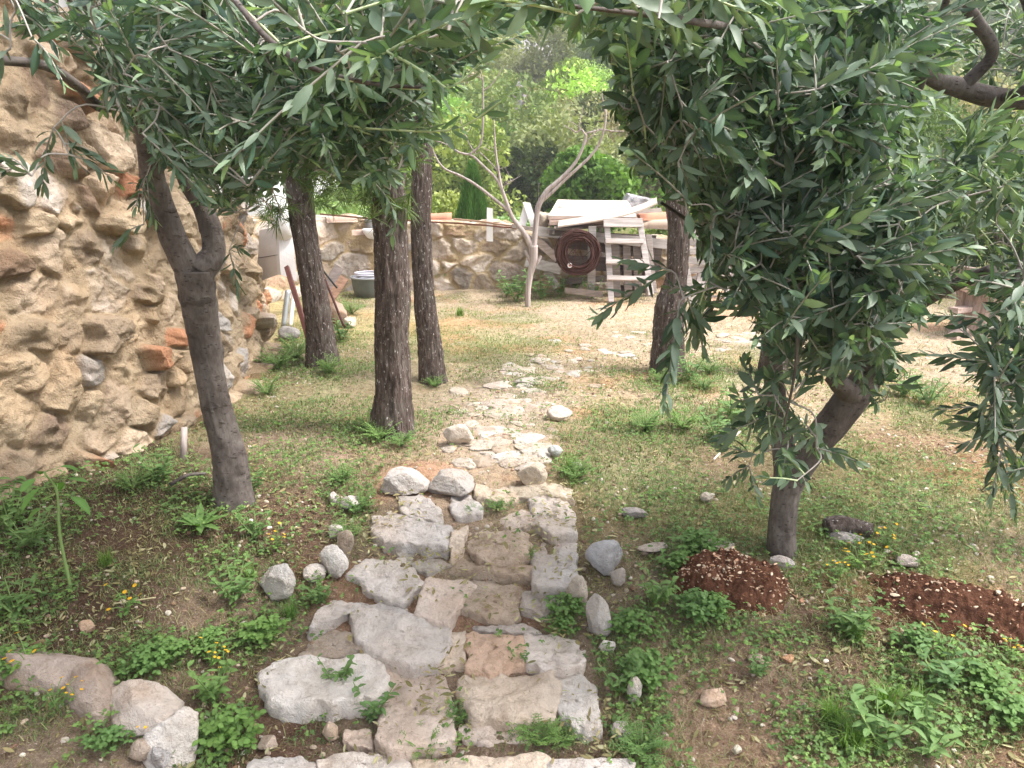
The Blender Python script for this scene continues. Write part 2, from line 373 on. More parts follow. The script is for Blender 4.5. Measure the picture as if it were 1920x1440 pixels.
# soil colours noted around the garden: (pixel x, pixel y, colour, spread in m)
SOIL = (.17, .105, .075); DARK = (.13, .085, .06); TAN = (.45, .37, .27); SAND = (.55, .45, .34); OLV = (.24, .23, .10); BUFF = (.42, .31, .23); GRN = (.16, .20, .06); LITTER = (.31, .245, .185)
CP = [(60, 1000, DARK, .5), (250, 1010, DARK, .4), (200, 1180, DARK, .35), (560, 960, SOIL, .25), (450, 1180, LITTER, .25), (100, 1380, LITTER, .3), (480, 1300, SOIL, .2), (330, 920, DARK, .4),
      (500, 1400, SOIL, .2), (590, 820, LITTER, .3), (600, 750, TAN, .5), (640, 680, TAN, .6), (560, 740, OLV, .5), (680, 860, BUFF, .35), (690, 620, (.44, .38, .2), .7), (860, 640, (.46, .40, .22), .7), (870, 580, TAN, .7),
      (1150, 590, SAND, .8), (1000, 620, TAN, .6), (1180, 700, (.48, .38, .24), .5), (1350, 740, SAND, .6), (1300, 660, SAND, .6), (1400, 690, SAND, .5), (1200, 780, (.46, .38, .23), .4), (1260, 860, BUFF, .35), (1120, 900, (.34, .27, .16), .3),
      (1180, 950, (.26, .22, .12), .3), (1350, 950, (.28, .25, .13), .3), (1700, 660, SAND, .7), (1800, 700, SAND, .7), (1750, 760, (.44, .36, .21), .5), (1600, 880, (.34, .29, .16), .4), (1750, 850, (.33, .21, .15), .3), (1850, 900, (.34, .28, .16), .3), (1700, 960, (.30, .28, .14), .3),
      (1880, 1010, BUFF, .25), (1620, 1010, (.2, .22, .09), .25), (1250, 1060, LITTER, .25), (1300, 1200, LITTER, .25), (1450, 1220, LITTER, .2), (1600, 1200, SOIL, .2), (1350, 1330, (.40, .28, .2), .25), (1300, 1420, (.36, .26, .18), .2),
      (1500, 1300, (.33, .23, .16), .2), (1700, 1400, LITTER, .25), (1850, 1380, (.2, .12, .07), .2), (1600, 1420, (.25, .2, .11), .2), (1150, 1350, LITTER, .2), (900, 860, (.50, .40, .30), .3), (960, 760, (.55, .46, .37), .3), (1000, 690, (.54, .45, .35), .35), (940, 830, (.50, .41, .32), .2), (1090, 665, (.56, .45, .34), .3),
      (900, 1050, (.36, .28, .21), .2), (850, 1200, (.36, .28, .22), .2), (900, 1300, (.36, .28, .22), .2), (900, 1400, (.30, .22, .16), .25), (730, 1000, LITTER, .2), (720, 1120, LITTER, .2), (700, 1380, LITTER, .2), (1900, 620, SAND, .6), (520, 880, LITTER, .3)]
CPP = np.array([[*G(a, b)[:2], s] for a, b, c, s in CP]); CPC = np.array([c for a, b, c, s in CP])
def ground_col(x, y):
    x = np.asarray(x, float).ravel(); y = np.asarray(y, float).ravel()
    wx = x + .16 * fbm(x * 2.3, y * 2.3, oct=3, seed=31); wy = y + .2 * fbm(x * 2.3, y * 2.3, oct=3, seed=47)
    W = np.zeros(len(x)) + 1e-4; C = np.outer(W, np.array([.30, .26, .14]))
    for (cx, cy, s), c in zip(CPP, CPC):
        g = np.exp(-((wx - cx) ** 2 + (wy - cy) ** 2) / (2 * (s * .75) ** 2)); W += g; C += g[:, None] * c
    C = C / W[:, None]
    p1 = sstep(.02, .30, fbm(x * 1.5, y * 1.5, oct=4, seed=131))[:, None] * (sstep(2.6, 4.0, y))[:, None]; C_n = C / W[:, None]; C = (C_n * (1 - .5 * p1) + .5 * p1 * np.array([.27, .29, .16])) * W[:, None]
    p2 = sstep(.12, .4, fbm(x * 2.1 + 9, y * 2.1, oct=4, seed=137))[:, None]; C = C * (1 - p2 * (1 - np.array([1.12, .92, .84])))
    far = sstep(10.5, 13, y)[:, None]
    return C * (1 - far) + far * np.array([.17, .18, .07])
nx, ny = 620, 760
us = np.linspace(-1, 1, nx); vs = np.linspace(0, 1, ny)
yy = -3 + 4.0 * np.clip(vs / .12, 0, 1) + 9.5 * np.clip((vs - .12) / .68, 0, 1) ** 1.35 + 160 * np.clip((vs - .80) / .20, 0, 1) ** 2.2
X = np.sign(us)[None] * (np.abs(us)[None] * (0.95 * np.maximum(yy, 1.5)[:, None] + .5) + (np.maximum(np.abs(us) - .82, 0) / .18)[None] ** 2 * 60)
Y = yy[:, None] * np.ones((1, nx))
Z = ground_h(X, Y)
amp = sstep(14, 6, Y)
Z = Z + amp * (.020 * fbm(X * 5, Y * 5, oct=4, seed=5) + .010 * fbm(X * 26, Y * 26, oct=4, seed=8, gain=.6))
V = np.stack([X, Y, Z], -1).reshape(-1, 3)
i = np.arange(ny - 1)[:, None] * nx; j = np.arange(nx - 1)[None]
F = np.stack([i + j, i + j + 1, i + nx + j + 1, i + nx + j], -1).reshape(-1, 4)
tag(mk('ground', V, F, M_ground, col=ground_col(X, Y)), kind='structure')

# ================================================================== MASONRY WALLS
def masonry(name, label, base, top, nu, nv, thick, lean, cell, prot, palette, mortar, seed, smear=.5, sharp=1.0, domed=False, jit=.38, cat='stone wall'):
    """base: polyline of (x,y) running so that the face looks to its right; top: (s, z) profile over arc length"""
    base = np.asarray(base, float); d = np.linalg.norm(np.diff(base, axis=0), axis=1); S = np.concatenate([[0], np.cumsum(d)]); L = S[-1]
    fine = spline(base, 200); fd = np.linalg.norm(np.diff(fine, axis=0), axis=1); fs = np.concatenate([[0], np.cumsum(fd)]); L = fs[-1]
    s = np.linspace(0, L, nu); bx = np.interp(s, fs, fine[:, 0]); by = np.interp(s, fs, fine[:, 1])
    tx = np.gradient(bx, s); ty = np.gradient(by, s); tl = np.hypot(tx, ty); nxn, nyn = ty / tl, -tx / tl
    k = 9; nxn = np.convolve(np.pad(nxn, k, 'edge'), np.ones(2 * k + 1) / (2 * k + 1), 'valid'); nyn = np.convolve(np.pad(nyn, k, 'edge'), np.ones(2 * k + 1) / (2 * k + 1), 'valid')
    zt = np.interp(s, [a * L for a, b in top], [b for a, b in top]) + .04 * fbm(s * 4, s * 0 + seed, oct=3, seed=seed)
    zb = ground_h(bx, by) - .12
    v = np.linspace(0, 1, nv); U = np.ones((nv, 1)) * s[None]; Zf = zb[None] + v[:, None] * (zt - zb)[None]
    # extra rows go over the coping and down the back
    no = 14; o = np.linspace(0, 1, no + 1)[1:]; OFF = np.zeros((nv + no + 2, nu)); ZZ = np.zeros_like(OFF)
    OFF[:nv] = -lean * (Zf - zb[None]); ZZ[:nv] = Zf; OFF[nv:nv + no] = OFF[nv - 1][None] - thick * o[:, None]; ZZ[nv:nv + no] = zt[None]
    OFF[-2] = OFF[nv + no - 1] - .02; ZZ[-2] = zt - .15; OFF[-1] = OFF[-2]; ZZ[-1] = zb
    VC = np.zeros_like(OFF); VC[:nv] = Zf; VC[nv:nv + no] = zt[None] + thick * o[:, None]; VC[-2] = zt + thick + .2; VC[-1] = zt + thick + 1
    UU = np.ones((nv + no + 2, 1)) * s[None]
    cu, cv = cell; r = np.random.default_rng(seed)
    v0, v1 = VC.min() - .3, VC.max() + .3
    gu = np.arange(-cu, L + cu, cu); gv = np.arange(v0, v1, cv); CX, CY = np.meshgrid(gu, gv); CX = CX + (np.arange(len(gv)) % 2)[:, None] * cu / 2
    CX = (CX + r.uniform(-jit, jit, CX.shape) * cu).ravel(); CY = (CY + r.uniform(-jit, jit, CY.shape) * cv).ravel(); m = len(CX)
    pu = (UU + cu * .22 * fbm(UU * 7, VC * 7, oct=3, seed=seed + 1)).ravel(); pv = (VC + cv * .25 * fbm(UU * 7, VC * 7, oct=3, seed=seed + 2)).ravel()
    gridn = len(pu); F1 = np.full(gridn, 9.); F2 = np.full(gridn, 9.); I1 = np.zeros(gridn, int); asp = cu / cv
    wgt = r.uniform(.0, .35, m) * cu
    for q in range(m):
        near = np.hypot(pu - CX[q], (pv - CY[q]) * asp) + wgt[q]
        b1 = near < F1; F2 = np.where(b1, F1, np.minimum(F2, near)); F1 = np.where(b1, near, F1); I1[b1] = q
    e = (F2 - F1) / cu; msk = sstep(.03 * sharp, .03 * sharp + .30 / sharp, e)
    h0 = r.uniform(prot[0], prot[1], m) * (1 + .9 * (r.uniform(size=m) > .8)); ax = r.normal(0, .28, m); ay = r.normal(0.0, .3, m) + .12
    du = (pu - CX[I1]); dv = (pv - CY[I1])
    pl = h0[I1] + (ax[I1] * du + ay[I1] * dv)
    # two facets
    ang = r.uniform(0, 2 * pi, m); fo = (np.cos(ang[I1]) * du + np.sin(ang[I1]) * dv); pl = np.minimum(pl, h0[I1] * 1.15 - np.abs(fo) * (.5 if not domed else .15)); pl = pl * (1 if domed else np.where(r.uniform(size=m) < .2, .3, 1)[I1]); fade = 1 - .55 * sstep(.72 * L, .9 * L, pu) * (0 if domed else 1); pl = pl * fade
    pl = np.maximum(pl, 0.002)
    nf = fbm(pu * 9, pv * 9, oct=4, seed=seed + 3, gain=.55)
    rid = 1 - np.abs(fbm(pu * 6 + 3, pv * 6, oct=3, seed=seed + 13))
    D = msk * pl * 1.0 + .022 * nf * (.4 + msk) * (prot[1] / .1) + (rid - .8) * .05 * msk * (prot[1] / .1) + .03 * fbm(pu * 1.4, pv * 1.4, oct=2, seed=seed + 5)
    D += (.010 if not domed else .006) * fbm(pu * 34, pv * 34, oct=4, seed=seed + 6, gain=.65) * (.5 + msk) + (0 if domed else .026) * np.minimum(0, fbm(pu * 13, pv * 15, oct=2, seed=seed + 16) - .1)
    D = D.reshape(OFF.shape); D[-2:] = 0
    pal = np.array([c for c, _ in palette]); pw = np.array([x for _, x in palette]); pi_ = r.choice(len(pal), m, p=pw / pw.sum())
    cc = pal[pi_][I1] * (1 + .16 * r.normal(size=m))[I1][:, None]
    em = msk * sstep(-.35 * smear - .1, .35, fbm(pu * 5, pv * 5, oct=4, seed=seed + 7) + .45 - smear * .7) if smear > 0 else msk
    em = np.clip(em * (1.2 if domed else sstep(-.01, .02, pl) * 1.3), 0, 1)[:, None]
    mc = np.array(mortar)[None] * (1 + .14 * fbm(pu * 2.5, pv * 2.5, oct=4, seed=seed + 8))[:, None]
    C = (mc * (1 - em) + cc * em) * (1 if domed else .95)
    offn = OFF + np.where(np.arange(nv + no + 2)[:, None] < nv, D, 0)
    ZZ = ZZ + np.where((np.arange(nv + no + 2)[:, None] >= nv) & (np.arange(nv + no + 2)[:, None] < nv + no), D * .7, 0)
    offn[nv:nv + no] += (D[nv - 1][None]) * (1 - o[:, None]) ** 2
    Vx = bx[None] + nxn[None] * offn; Vy = by[None] + nyn[None] * offn
    # sag droop of protruding stones
    V = np.stack([Vx, Vy, ZZ], -1).reshape(-1, 3); R = nv + no + 2
    i = np.arange(R - 1)[:, None] * nu; j = np.arange(nu - 1)[None]
    F = np.stack([i + j, i + j + 1, i + nu + j + 1, i + nu + j], -1).reshape(-1, 4)
    # end caps
    ecap = [[a * nu for a in range(R)][::-1], [a * nu + nu - 1 for a in range(R)]]
    mb = MB(); mb.add(V, [F], C); mb.F.setdefault(R, []).append(np.array(ecap))
    org = np.array([base[len(base) // 2][0], base[len(base) // 2][1], float(ground_h(*base[len(base) // 2]))])
    return tag(mb.build(name, M_wallstone, origin=org), label, cat)
TANS = (.50, .36, .22)
pal1 = [((.47, .375, .265), 5), ((.36, .285, .21), 2.5), ((.50, .40, .30), 3), ((.54, .27, .16), 1.7), ((.40, .385, .375), 2.0), ((.27, .20, .15), 1.5), ((.58, .51, .45), 1.8)]
masonry('stone_wall', 'tall rough tan stone wall with jutting orange and grey stones on the left',
        [(-2.95, 1.2), (-2.70, 2.4), (-2.40, 3.4), (-2.12, 4.1), (-1.98, 5.0), (-2.02, 5.8), (-2.12, 6.6), (-2.42, 7.5), (-2.62, 8.2)],
        [(0, 3.3), (.3, 3.0), (.40, 2.72), (.455, 2.3), (.49, 1.88), (.56, 1.62), (.68, 1.30), (.78, 1.18), (1, .85)], 640, 300, .45, .10, (.23, .185), (.022, .085), pal1, (.41, .325, .225), 5, smear=.12, sharp=1.7, jit=.46)
pal2 = [((.46, .43, .39), 4), ((.55, .47, .40), 3), ((.40, .33, .26), 2), ((.66, .60, .55), 2), ((.52, .36, .26), .8)]
masonry('garden_wall', 'low grey fieldstone wall with tan mortar across the back of the garden',
        [(-2.95, 8.2), (-2.7, 9.0), (-2.2, 9.75), (-1.2, 9.9), (0.1, 9.95), (1.4, 10.02), (3.1, 10.1)], [(0, .95), (.2, .95), (.36, .86), (.54, .84), (.62, .66), (1, .6)], 620, 110, .45, .05, (.34, .24), (.02, .045), pal2, (.44, .35, .22), 21, smear=.12, sharp=1.3, domed=True)

# ================================================================== PATH STONES
def slab(poly, dz, c, seed, th=.05, rough=.008, name='paving_stone', label='', group=None, tilt=0.0, cat='paving stone'):
    pts = np.array([G(a, b, dz) for a, b in poly]); z0 = np.median(pts[:, 2])
    z0 = z0 * .75 + .25 * pts[:, 2].max()
    pts = np.array([PZ(a, b, z0) for a, b in poly]); pts[:, 1] += .034 * (pts[:, 1].max() - pts[:, 1]) / np.ptp(pts[:, 1]); c0 = pts.mean(0); pts = c0 + (pts - c0) * (1 + .012 / np.linalg.norm(pts[:, :2] - c0[:2], axis=1).mean())
    # resample boundary
    N = 96; m = len(pts); q = []
    per = np.linalg.norm(np.roll(pts, -1, 0) - pts, axis=1); cs = np.concatenate([[0], np.cumsum(per)]); tt = np.linspace(0, cs[-1], N, endpoint=False)
    cl = np.vstack([pts, pts[:1]]); bx = np.interp(tt, cs, cl[:, 0]); by = np.interp(tt, cs, cl[:, 1])
    for _ in range(1): bx = .5 * bx + .25 * (np.roll(bx, 1) + np.roll(bx, -1)); by = .5 * by + .25 * (np.roll(by, 1) + np.roll(by, -1))
    rr = fbm(bx * 24, by * 24, oct=4, seed=seed, gain=.6) * .020
    B = np.stack([bx, by], -1); dirn = B - c0[:2]; size = np.linalg.norm(dirn, axis=1).mean(); B = B + dirn / np.linalg.norm(dirn, axis=1)[:, None] * rr[:, None]
    rad_ = [0.02, .12, .22, .32, .42, .52, .62, .71, .79, .86, .92, .96, .985, 1.0, 1.008, 1.0, .98]; zz = [0, 0, 0, 0, 0, 0, 0, 0, 0, 0, -.001, -.003, -.007, -.014, -.036, -.08, -th - .1]
    V = []
    for r_, z_ in zip(rad_, zz):
        p = c0[:2] + (B - c0[:2]) * r_; sl = tilt * (p[:, 1] - c0[1])
        h = (rough * 1.6 * fbm(p[:, 0] * 5, p[:, 1] * 5, oct=2, seed=seed + 2) + rough * fbm(p[:, 0] * 22, p[:, 1] * 22, oct=4, seed=seed + 4)) * (1 if z_ > -.03 else .4)
        jx = .010 * fbm(p[:, 0] * 18 + z_ * 40, p[:, 1] * 18, oct=3, seed=seed + 6) * (r_ > .9)
        V.append(np.stack([p[:, 0] + jx, p[:, 1] + jx, np.full(N, z0) + z_ + h + sl], -1))
    V = np.concatenate(V); R = len(rad_); i = np.arange(R - 1)[:, None] * N; j = np.arange(N)[None]; k = (j + 1) % N
    F = np.stack([i + j, i + N + j, i + N + k, i + k], -1).reshape(-1, 4)
    nzc = fbm(V[:, 0] * 4, V[:, 1] * 4, V[:, 2] * 4, 3, seed + 9)[:, None]
    C = np.array(c)[None] * (1 + .12 * nzc) + np.array([.05, -.01, -.05]) * np.clip(nzc, 0, 1) * .8
    o = mk(name, V, [F, np.array([list(range(N))[::-1]])], M_stone, col=np.clip(C, .02, .95), origin=(c0[0], c0[1], z0 - th))
    return tag(o, label, cat, group)
GY = (.60, .56, .54); GW = (.68, .62, .58); PK = (.70, .59, .52); BE = (.70, .59, .49); OR = (.68, .48, .36); WH = (.78, .73, .69)
PGp = 'paving stones of the garden path'
S = [ # bottom row
 ([(468, 1440), (478, 1424), (560, 1420), (592, 1432), (590, 1470), (465, 1470)], GY, .06, 'grey edge stone at the bottom left of the path, nearest row'),
 ([(598, 1428), (640, 1416), (735, 1418), (760, 1436), (758, 1475), (596, 1475)], GW, .06, 'grey-white paving stone second from left in the nearest row'),
 ([(782, 1420), (870, 1420), (1015, 1414), (1026, 1432), (1020, 1480), (780, 1480)], BE, .06, 'long beige paving stone in the middle of the nearest row'),
 ([(1030, 1424), (1160, 1420), (1185, 1428), (1180, 1480), (1028, 1480)], GY, .07, 'smooth grey paving stone at the right end of the nearest row'),
 ([(484, 1262), (540, 1238), (640, 1236), (690, 1226), (712, 1246), (716, 1290), (700, 1318), (610, 1322), (530, 1326), (500, 1310)], WH, .09, 'long pale rounded step stone with rust spots at the left end of its row'),
 ([(722, 1256), (790, 1250), (836, 1278), (846, 1330), (850, 1392), (800, 1400), (736, 1420), (704, 1400), (716, 1320)], PK, .05, 'large pinkish pitted slab reaching down beside the long pale step stone'),
 ([(860, 1268), (930, 1264), (1034, 1264), (1042, 1290), (1040, 1352), (960, 1358), (886, 1352), (866, 1310)], BE, .08, 'big beige step stone with a shadowed lower edge'),
 ([(1040, 1272), (1088, 1270), (1116, 1290), (1126, 1368), (1096, 1374), (1062, 1354), (1046, 1330)], WH, .07, 'white paving stone right of the big beige step stone'),
 ([(660, 1142), (740, 1156), (836, 1168), (838, 1196), (826, 1240), (770, 1246), (700, 1232), (668, 1200)], GW, .09, 'long grey step stone with a flaky front edge above the pale rounded one'),
 ([(600, 1150), (640, 1130), (712, 1134), (764, 1150), (740, 1160), (662, 1148), (620, 1176), (580, 1190)], GY, .04, 'thin grey slab behind the long flaky step stone'),
 ([(832, 1186), (872, 1182), (868, 1244), (826, 1250)], BE, .05, 'narrow beige stone left of the orange paving stone'),
 ([(874, 1188), (944, 1196), (980, 1204), (980, 1246), (930, 1266), (880, 1262)], OR, .06, 'orange paving stone between grey ones'),
 ([(984, 1190), (1060, 1192), (1092, 1212), (1088, 1252), (1040, 1262), (986, 1246)], GW, .07, 'grey step stone with a dark hole, right of the orange one'),
 ([(800, 1086), (872, 1084), (890, 1096), (864, 1134), (840, 1168), (782, 1158), (790, 1110)], PK, .05, 'pinkish slab left of the smooth brown-beige slab'),
 ([(884, 1090), (978, 1100), (972, 1150), (958, 1166), (910, 1158), (868, 1146)], (.50, .42, .35), .06, 'smooth brown-beige slab with a crack in the middle of the path'),
 ([(986, 1106), (1040, 1112), (1048, 1134), (1020, 1156), (980, 1146)], GY, .04, 'small grey slab right of the smooth brown-beige slab'),
 ([(890, 1172), (980, 1176), (1010, 1192), (960, 1198), (894, 1186)], GY, .03, 'thin grey filler slab above the orange paving stone'),
 ([(650, 1070), (690, 1050), (752, 1044), (770, 1064), (788, 1096), (752, 1126), (712, 1120), (680, 1100)], GW, .05, 'knobbly blue-grey flat rock on the left half of the path'),
 ([(1000, 1014), (1060, 1010), (1080, 1022), (1082, 1088), (1060, 1100), (1000, 1098)], GY, .06, 'upright-set grey rectangular slab at the right side of the path'),
 ([(844, 992), (876, 990), (868, 1030), (846, 1046)], BE, .04, 'narrow beige stone beside the brown mottled slab'),
 ([(880, 992), (930, 990), (990, 1004), (990, 1046), (940, 1056), (900, 1052), (880, 1030)], (.54, .44, .36), .05, 'brown mottled slab with dry leaves on it'),
 ([(700, 968), (750, 962), (842, 984), (832, 1024), (780, 1020), (730, 1014), (700, 996)], GY, .09, 'long blue-grey step stone at the left of the path'),
 ([(992, 936), (1060, 932), (1074, 960), (1080, 1000), (1040, 1006), (1000, 984)], GW, .05, 'grey cracked slab on the right side behind the rectangular grey slab'),
 ([(936, 976), (980, 958), (1000, 966), (1006, 990), (960, 994)], PK, .04, 'pinkish flat stone behind the brown mottled slab'),
 ([(890, 906), (956, 904), (968, 936), (930, 946), (894, 938)], (.56, .48, .40), .04, 'flat cream stone at the head of the stepped path'),
 ([(750, 934), (790, 932), (822, 958), (826, 980), (770, 968), (750, 956)], GY, .05, 'grey slab wedged between the boulders and the blue-grey step stone'),
 ([(848, 934), (880, 930), (904, 950), (900, 968), (860, 972), (846, 956)], GY, .04, 'small mossy grey stone in the path behind the brown mottled slab'),
 ([(960, 906), (1020, 906), (1066, 914), (1074, 940), (1020, 932), (966, 930)], (.50, .44, .36), .05, 'beige slab under the upright cream boulder'),
 ([(640, 1180), (700, 1236), (640, 1238), (560, 1236), (570, 1204)], (.40, .34, .29), .03, 'crumbly flat stone behind the long pale rounded step stone'),
 ([(870, 1364), (960, 1370), (985, 1400), (900, 1410), (866, 1396)], PK, .03, 'broken pinkish stone between the nearest row and the big beige step stone'),
 ([(646, 1374), (690, 1372), (694, 1412), (650, 1410)], PK, .04, 'small pink stone left of the large pitted slab'),
 ([(860, 1046), (930, 1056), (990, 1066), (1000, 1090), (900, 1084), (850, 1076)], (.46, .38, .31), .02, 'sunken brown stone covered in dry leaves'),
 ([(740, 1036), (800, 1040), (842, 1060), (800, 1082), (770, 1062)], (.45, .42, .38), .03, 'flat grey-brown stone behind the knobbly rock'),
]
for k, (poly, c, dz, lb) in enumerate(S):
    slab(poly, dz * .55, np.array(c) * (1.02 + .06 * sin(k * 7)), 100 + k, label=lb, group=PGp, tilt=.035, rough=.007 if 'smooth' in lb else .016)

def rock(px, py, wpx, hpx, c, seed, label, depth=.8, rot=0, sub=3, name='boulder', cat='rock', group=None, sink=.15, facets=9, rough=.06, parent=None):
    """rock whose foot stands on the ground at pixel (px, py), sized in pixels"""
    g = G(px, py); m = pxm(g[1]) * np.linalg.norm(g - np.array([0, 0, CAMZ])) / np.linalg.norm([g[1], CAMZ - g[2]]) ** 1.0 if False else np.dot(g - np.array([0, 0, CAMZ]), [0, cos(PITCH), -sin(PITCH)]) / FPX
    wx = wpx * m / 2; hz = hpx * m / 2 * 1.0
    V, F = rock_mesh((wx, wx * depth, hz), seed, sub, facets, rough)
    V = V @ rotz(rot).T; V[:, 2] -= V[:, 2].min() + sink * hz
    nz = fbm(V[:, 0] * 9, V[:, 1] * 9, V[:, 2] * 9, 3, seed)[:, None]
    C = np.array(c)[None] * (1 + .15 * nz) + np.array([.05, 0, -.04]) * np.clip(nz, 0, 1)
    loc = np.array([g[0], g[1] + wx * depth * .6, g[2]])
    return tag(mk(name, V, F, M_stone, col=np.clip(C, .02, .95), loc=loc), label, cat, group)
EDG = 'rocks edging the garden path'
RK = [(756, 936, 94, 56, GY, 1.0, 'round grey boulder at the left head of the stepped path'), (842, 934, 116, 42, (.48, .455, .44), .8, 'flat-topped grey boulder right of the round grey one'),
 (997, 916, 58, 58, (.60, .52, .43), .8, 'upright cream boulder at the right head of the stepped path'), (1132, 1078, 80, 72, (.50, .50, .53), .9, 'smooth blue-grey dome-shaped boulder at the right edge of the path'),
 (1160, 1100, 34, 40, GY, .8, 'small grey stone just right of the blue-grey dome boulder'), (1086, 1148, 46, 74, (.60, .52, .45), .6, 'upright white and tan stone below the blue-grey dome boulder'), (1124, 1196, 56, 96, GY, .6, 'tall grey stone standing at the right edge of the path'),
 (1138, 1226, 34, 30, WH, .8, 'little white stone beneath the tall grey standing stone'), (624, 1082, 62, 72, (.74, .71, .68), .7, 'white chalky upright stone on the left edge of the path'), (648, 1046, 40, 70, (.44, .38, .32), .6, 'leaning brown stone behind the white chalky stone'),
 (628, 1014, 36, 32, GY, .8, 'small blue-grey stone in the left row behind the white chalky stone'), (518, 1128, 76, 76, (.58, .57, .56), .8, 'pale grey blocky rock in the weeds left of the path'), (590, 1092, 56, 30, WH, .8, 'low white stone next to the pale blocky rock'),
 (656, 958, 40, 26, GY, .8, 'grey pebble-like stone in the green edging'), (626, 948, 26, 30, GY, .7, 'thin grey stone standing at the far end of the left edging'), (1190, 1320, 30, 60, WH, .6, 'white pillar-like stone at the bottom right path edge'), (1166, 1390, 44, 40, (.6, .56, .54), .7, 'white stone low in the weeds right of the nearest row'),
 (1340, 1322, 60, 36, (.64, .48, .38), .7, 'loose peach-coloured stone on the dry litter right of the path'), (1382, 1416, 20, 22, (.8, .74, .6), .9, 'small cream pebble near the bottom right of the path'), (160, 1190, 34, 26, (.55, .40, .30), .8, 'tan stone on the litter above the terrace edge'),
 (1328, 942, 36, 18, (.62, .56, .50), .7, 'pinkish stone lying in grass left of the right olive'), (1464, 1066, 52, 26, (.60, .57, .57), .4, 'white-grey rock at the foot of the right olive trunk'), (1226, 1036, 60, 16, (.56, .50, .45), .6, 'low flat stone row piece right of the dome boulder'),
 (1350, 1034, 80, 14, (.55, .48, .40), .5, 'long flat stone in front of the first soil heap'), (1590, 1018, 80, 16, (.50, .50, .52), .5, 'long grey stone sliver in the green right of the olive trunk'), (1700, 1062, 50, 20, (.55, .48, .44), .6, 'grey-pink stone at the tip of the second soil heap'),
 (1420, 1246, 32, 22, (.60, .50, .40), .7, 'cream stone under the first soil heap'), (1480, 1246, 30, 18, (.62, .36, .22), .7, 'orange stone fragment under the first soil heap'), (1040, 858, 30, 24, (.52, .55, .54), .8, 'small grey-green stone by the rubble path'),
 (860, 838, 60, 46, (.78, .70, .62), .6, 'pointed white stone leaning at the left of the rubble path'), (1050, 790, 50, 30, (.74, .66, .59), .8, 'bright white round stone at the right of the rubble path'), (1190, 972, 60, 16, (.40, .37, .36), .6, 'flat dark grey stone in the grass right of the path'),
 (270, 1430, 60, 50, (.44, .36, .30), .7, 'rounded brown stone beneath the terrace edge boulder'), (300, 1450, 50, 60, (.44, .42, .42), .7, 'grey stone wedged under the terrace edge boulder'), (620, 1390, 36, 40, (.56, .46, .38), .7, 'pink stone chip left of the pitted slab'), (500, 1412, 44, 30, (.55, .44, .36), .8, 'beige stone chip left of the nearest row'),
 (1080, 880, 24, 14, (.6, .55, .48), .7, 'small buff stone in grass at the right of the rubble path'), (96, 1276, 44, 30, (.50, .36, .28), .8, 'reddish stone on the terrace edge')]
for k, (px, py, wp, hp, c, dp, lb) in enumerate(RK):
    rock(px, py, wp, hp, np.array(c), 300 + k, lb, dp, rot=random.uniform(-.5, .5), group=EDG, sub=4 if wp > 60 else 3)
# terrace edge boulders, bottom left
def bigrock(px, py, size, rot, c, seed, label, name='boulder'):
    g = G(px, py); V, F = rock_mesh(size, seed, 4, 11, .07); V = V @ rot.T
    nz = fbm(V[:, 0] * 9, V[:, 1] * 9, V[:, 2] * 9, 3, seed)[:, None]; C = np.array(c)[None] * (1 + .16 * nz) + np.array([.08, .01, -.04]) * np.clip(-nz, 0, 1)
    return tag(mk(name, V, F, M_stone, col=np.clip(C, .02, .95), loc=g), label, 'rock', 'terrace edge boulders')
bigrock(72, 1268, (.27, .11, .12), rotz(-.22), (.46, .38, .33), 900, 'long brown-grey boulder at the far left of the terrace edge')
bigrock(182, 1306, (.15, .09, .11), rotz(-.6), (.45, .38, .34), 901, 'grey-tan boulder in the middle of the terrace edge')
bigrock(262, 1348, (.16, .11, .12), rotz(-.3), (.56, .50, .46), 902, 'pale boulder with orange lichen next to the pointed one')
bigrock(326, 1400, (.12, .12, .17), rotz(.2) @ roty(.35), (.66, .62, .59), 903, 'faceted white-grey pointed boulder at the right end of the terrace edge')
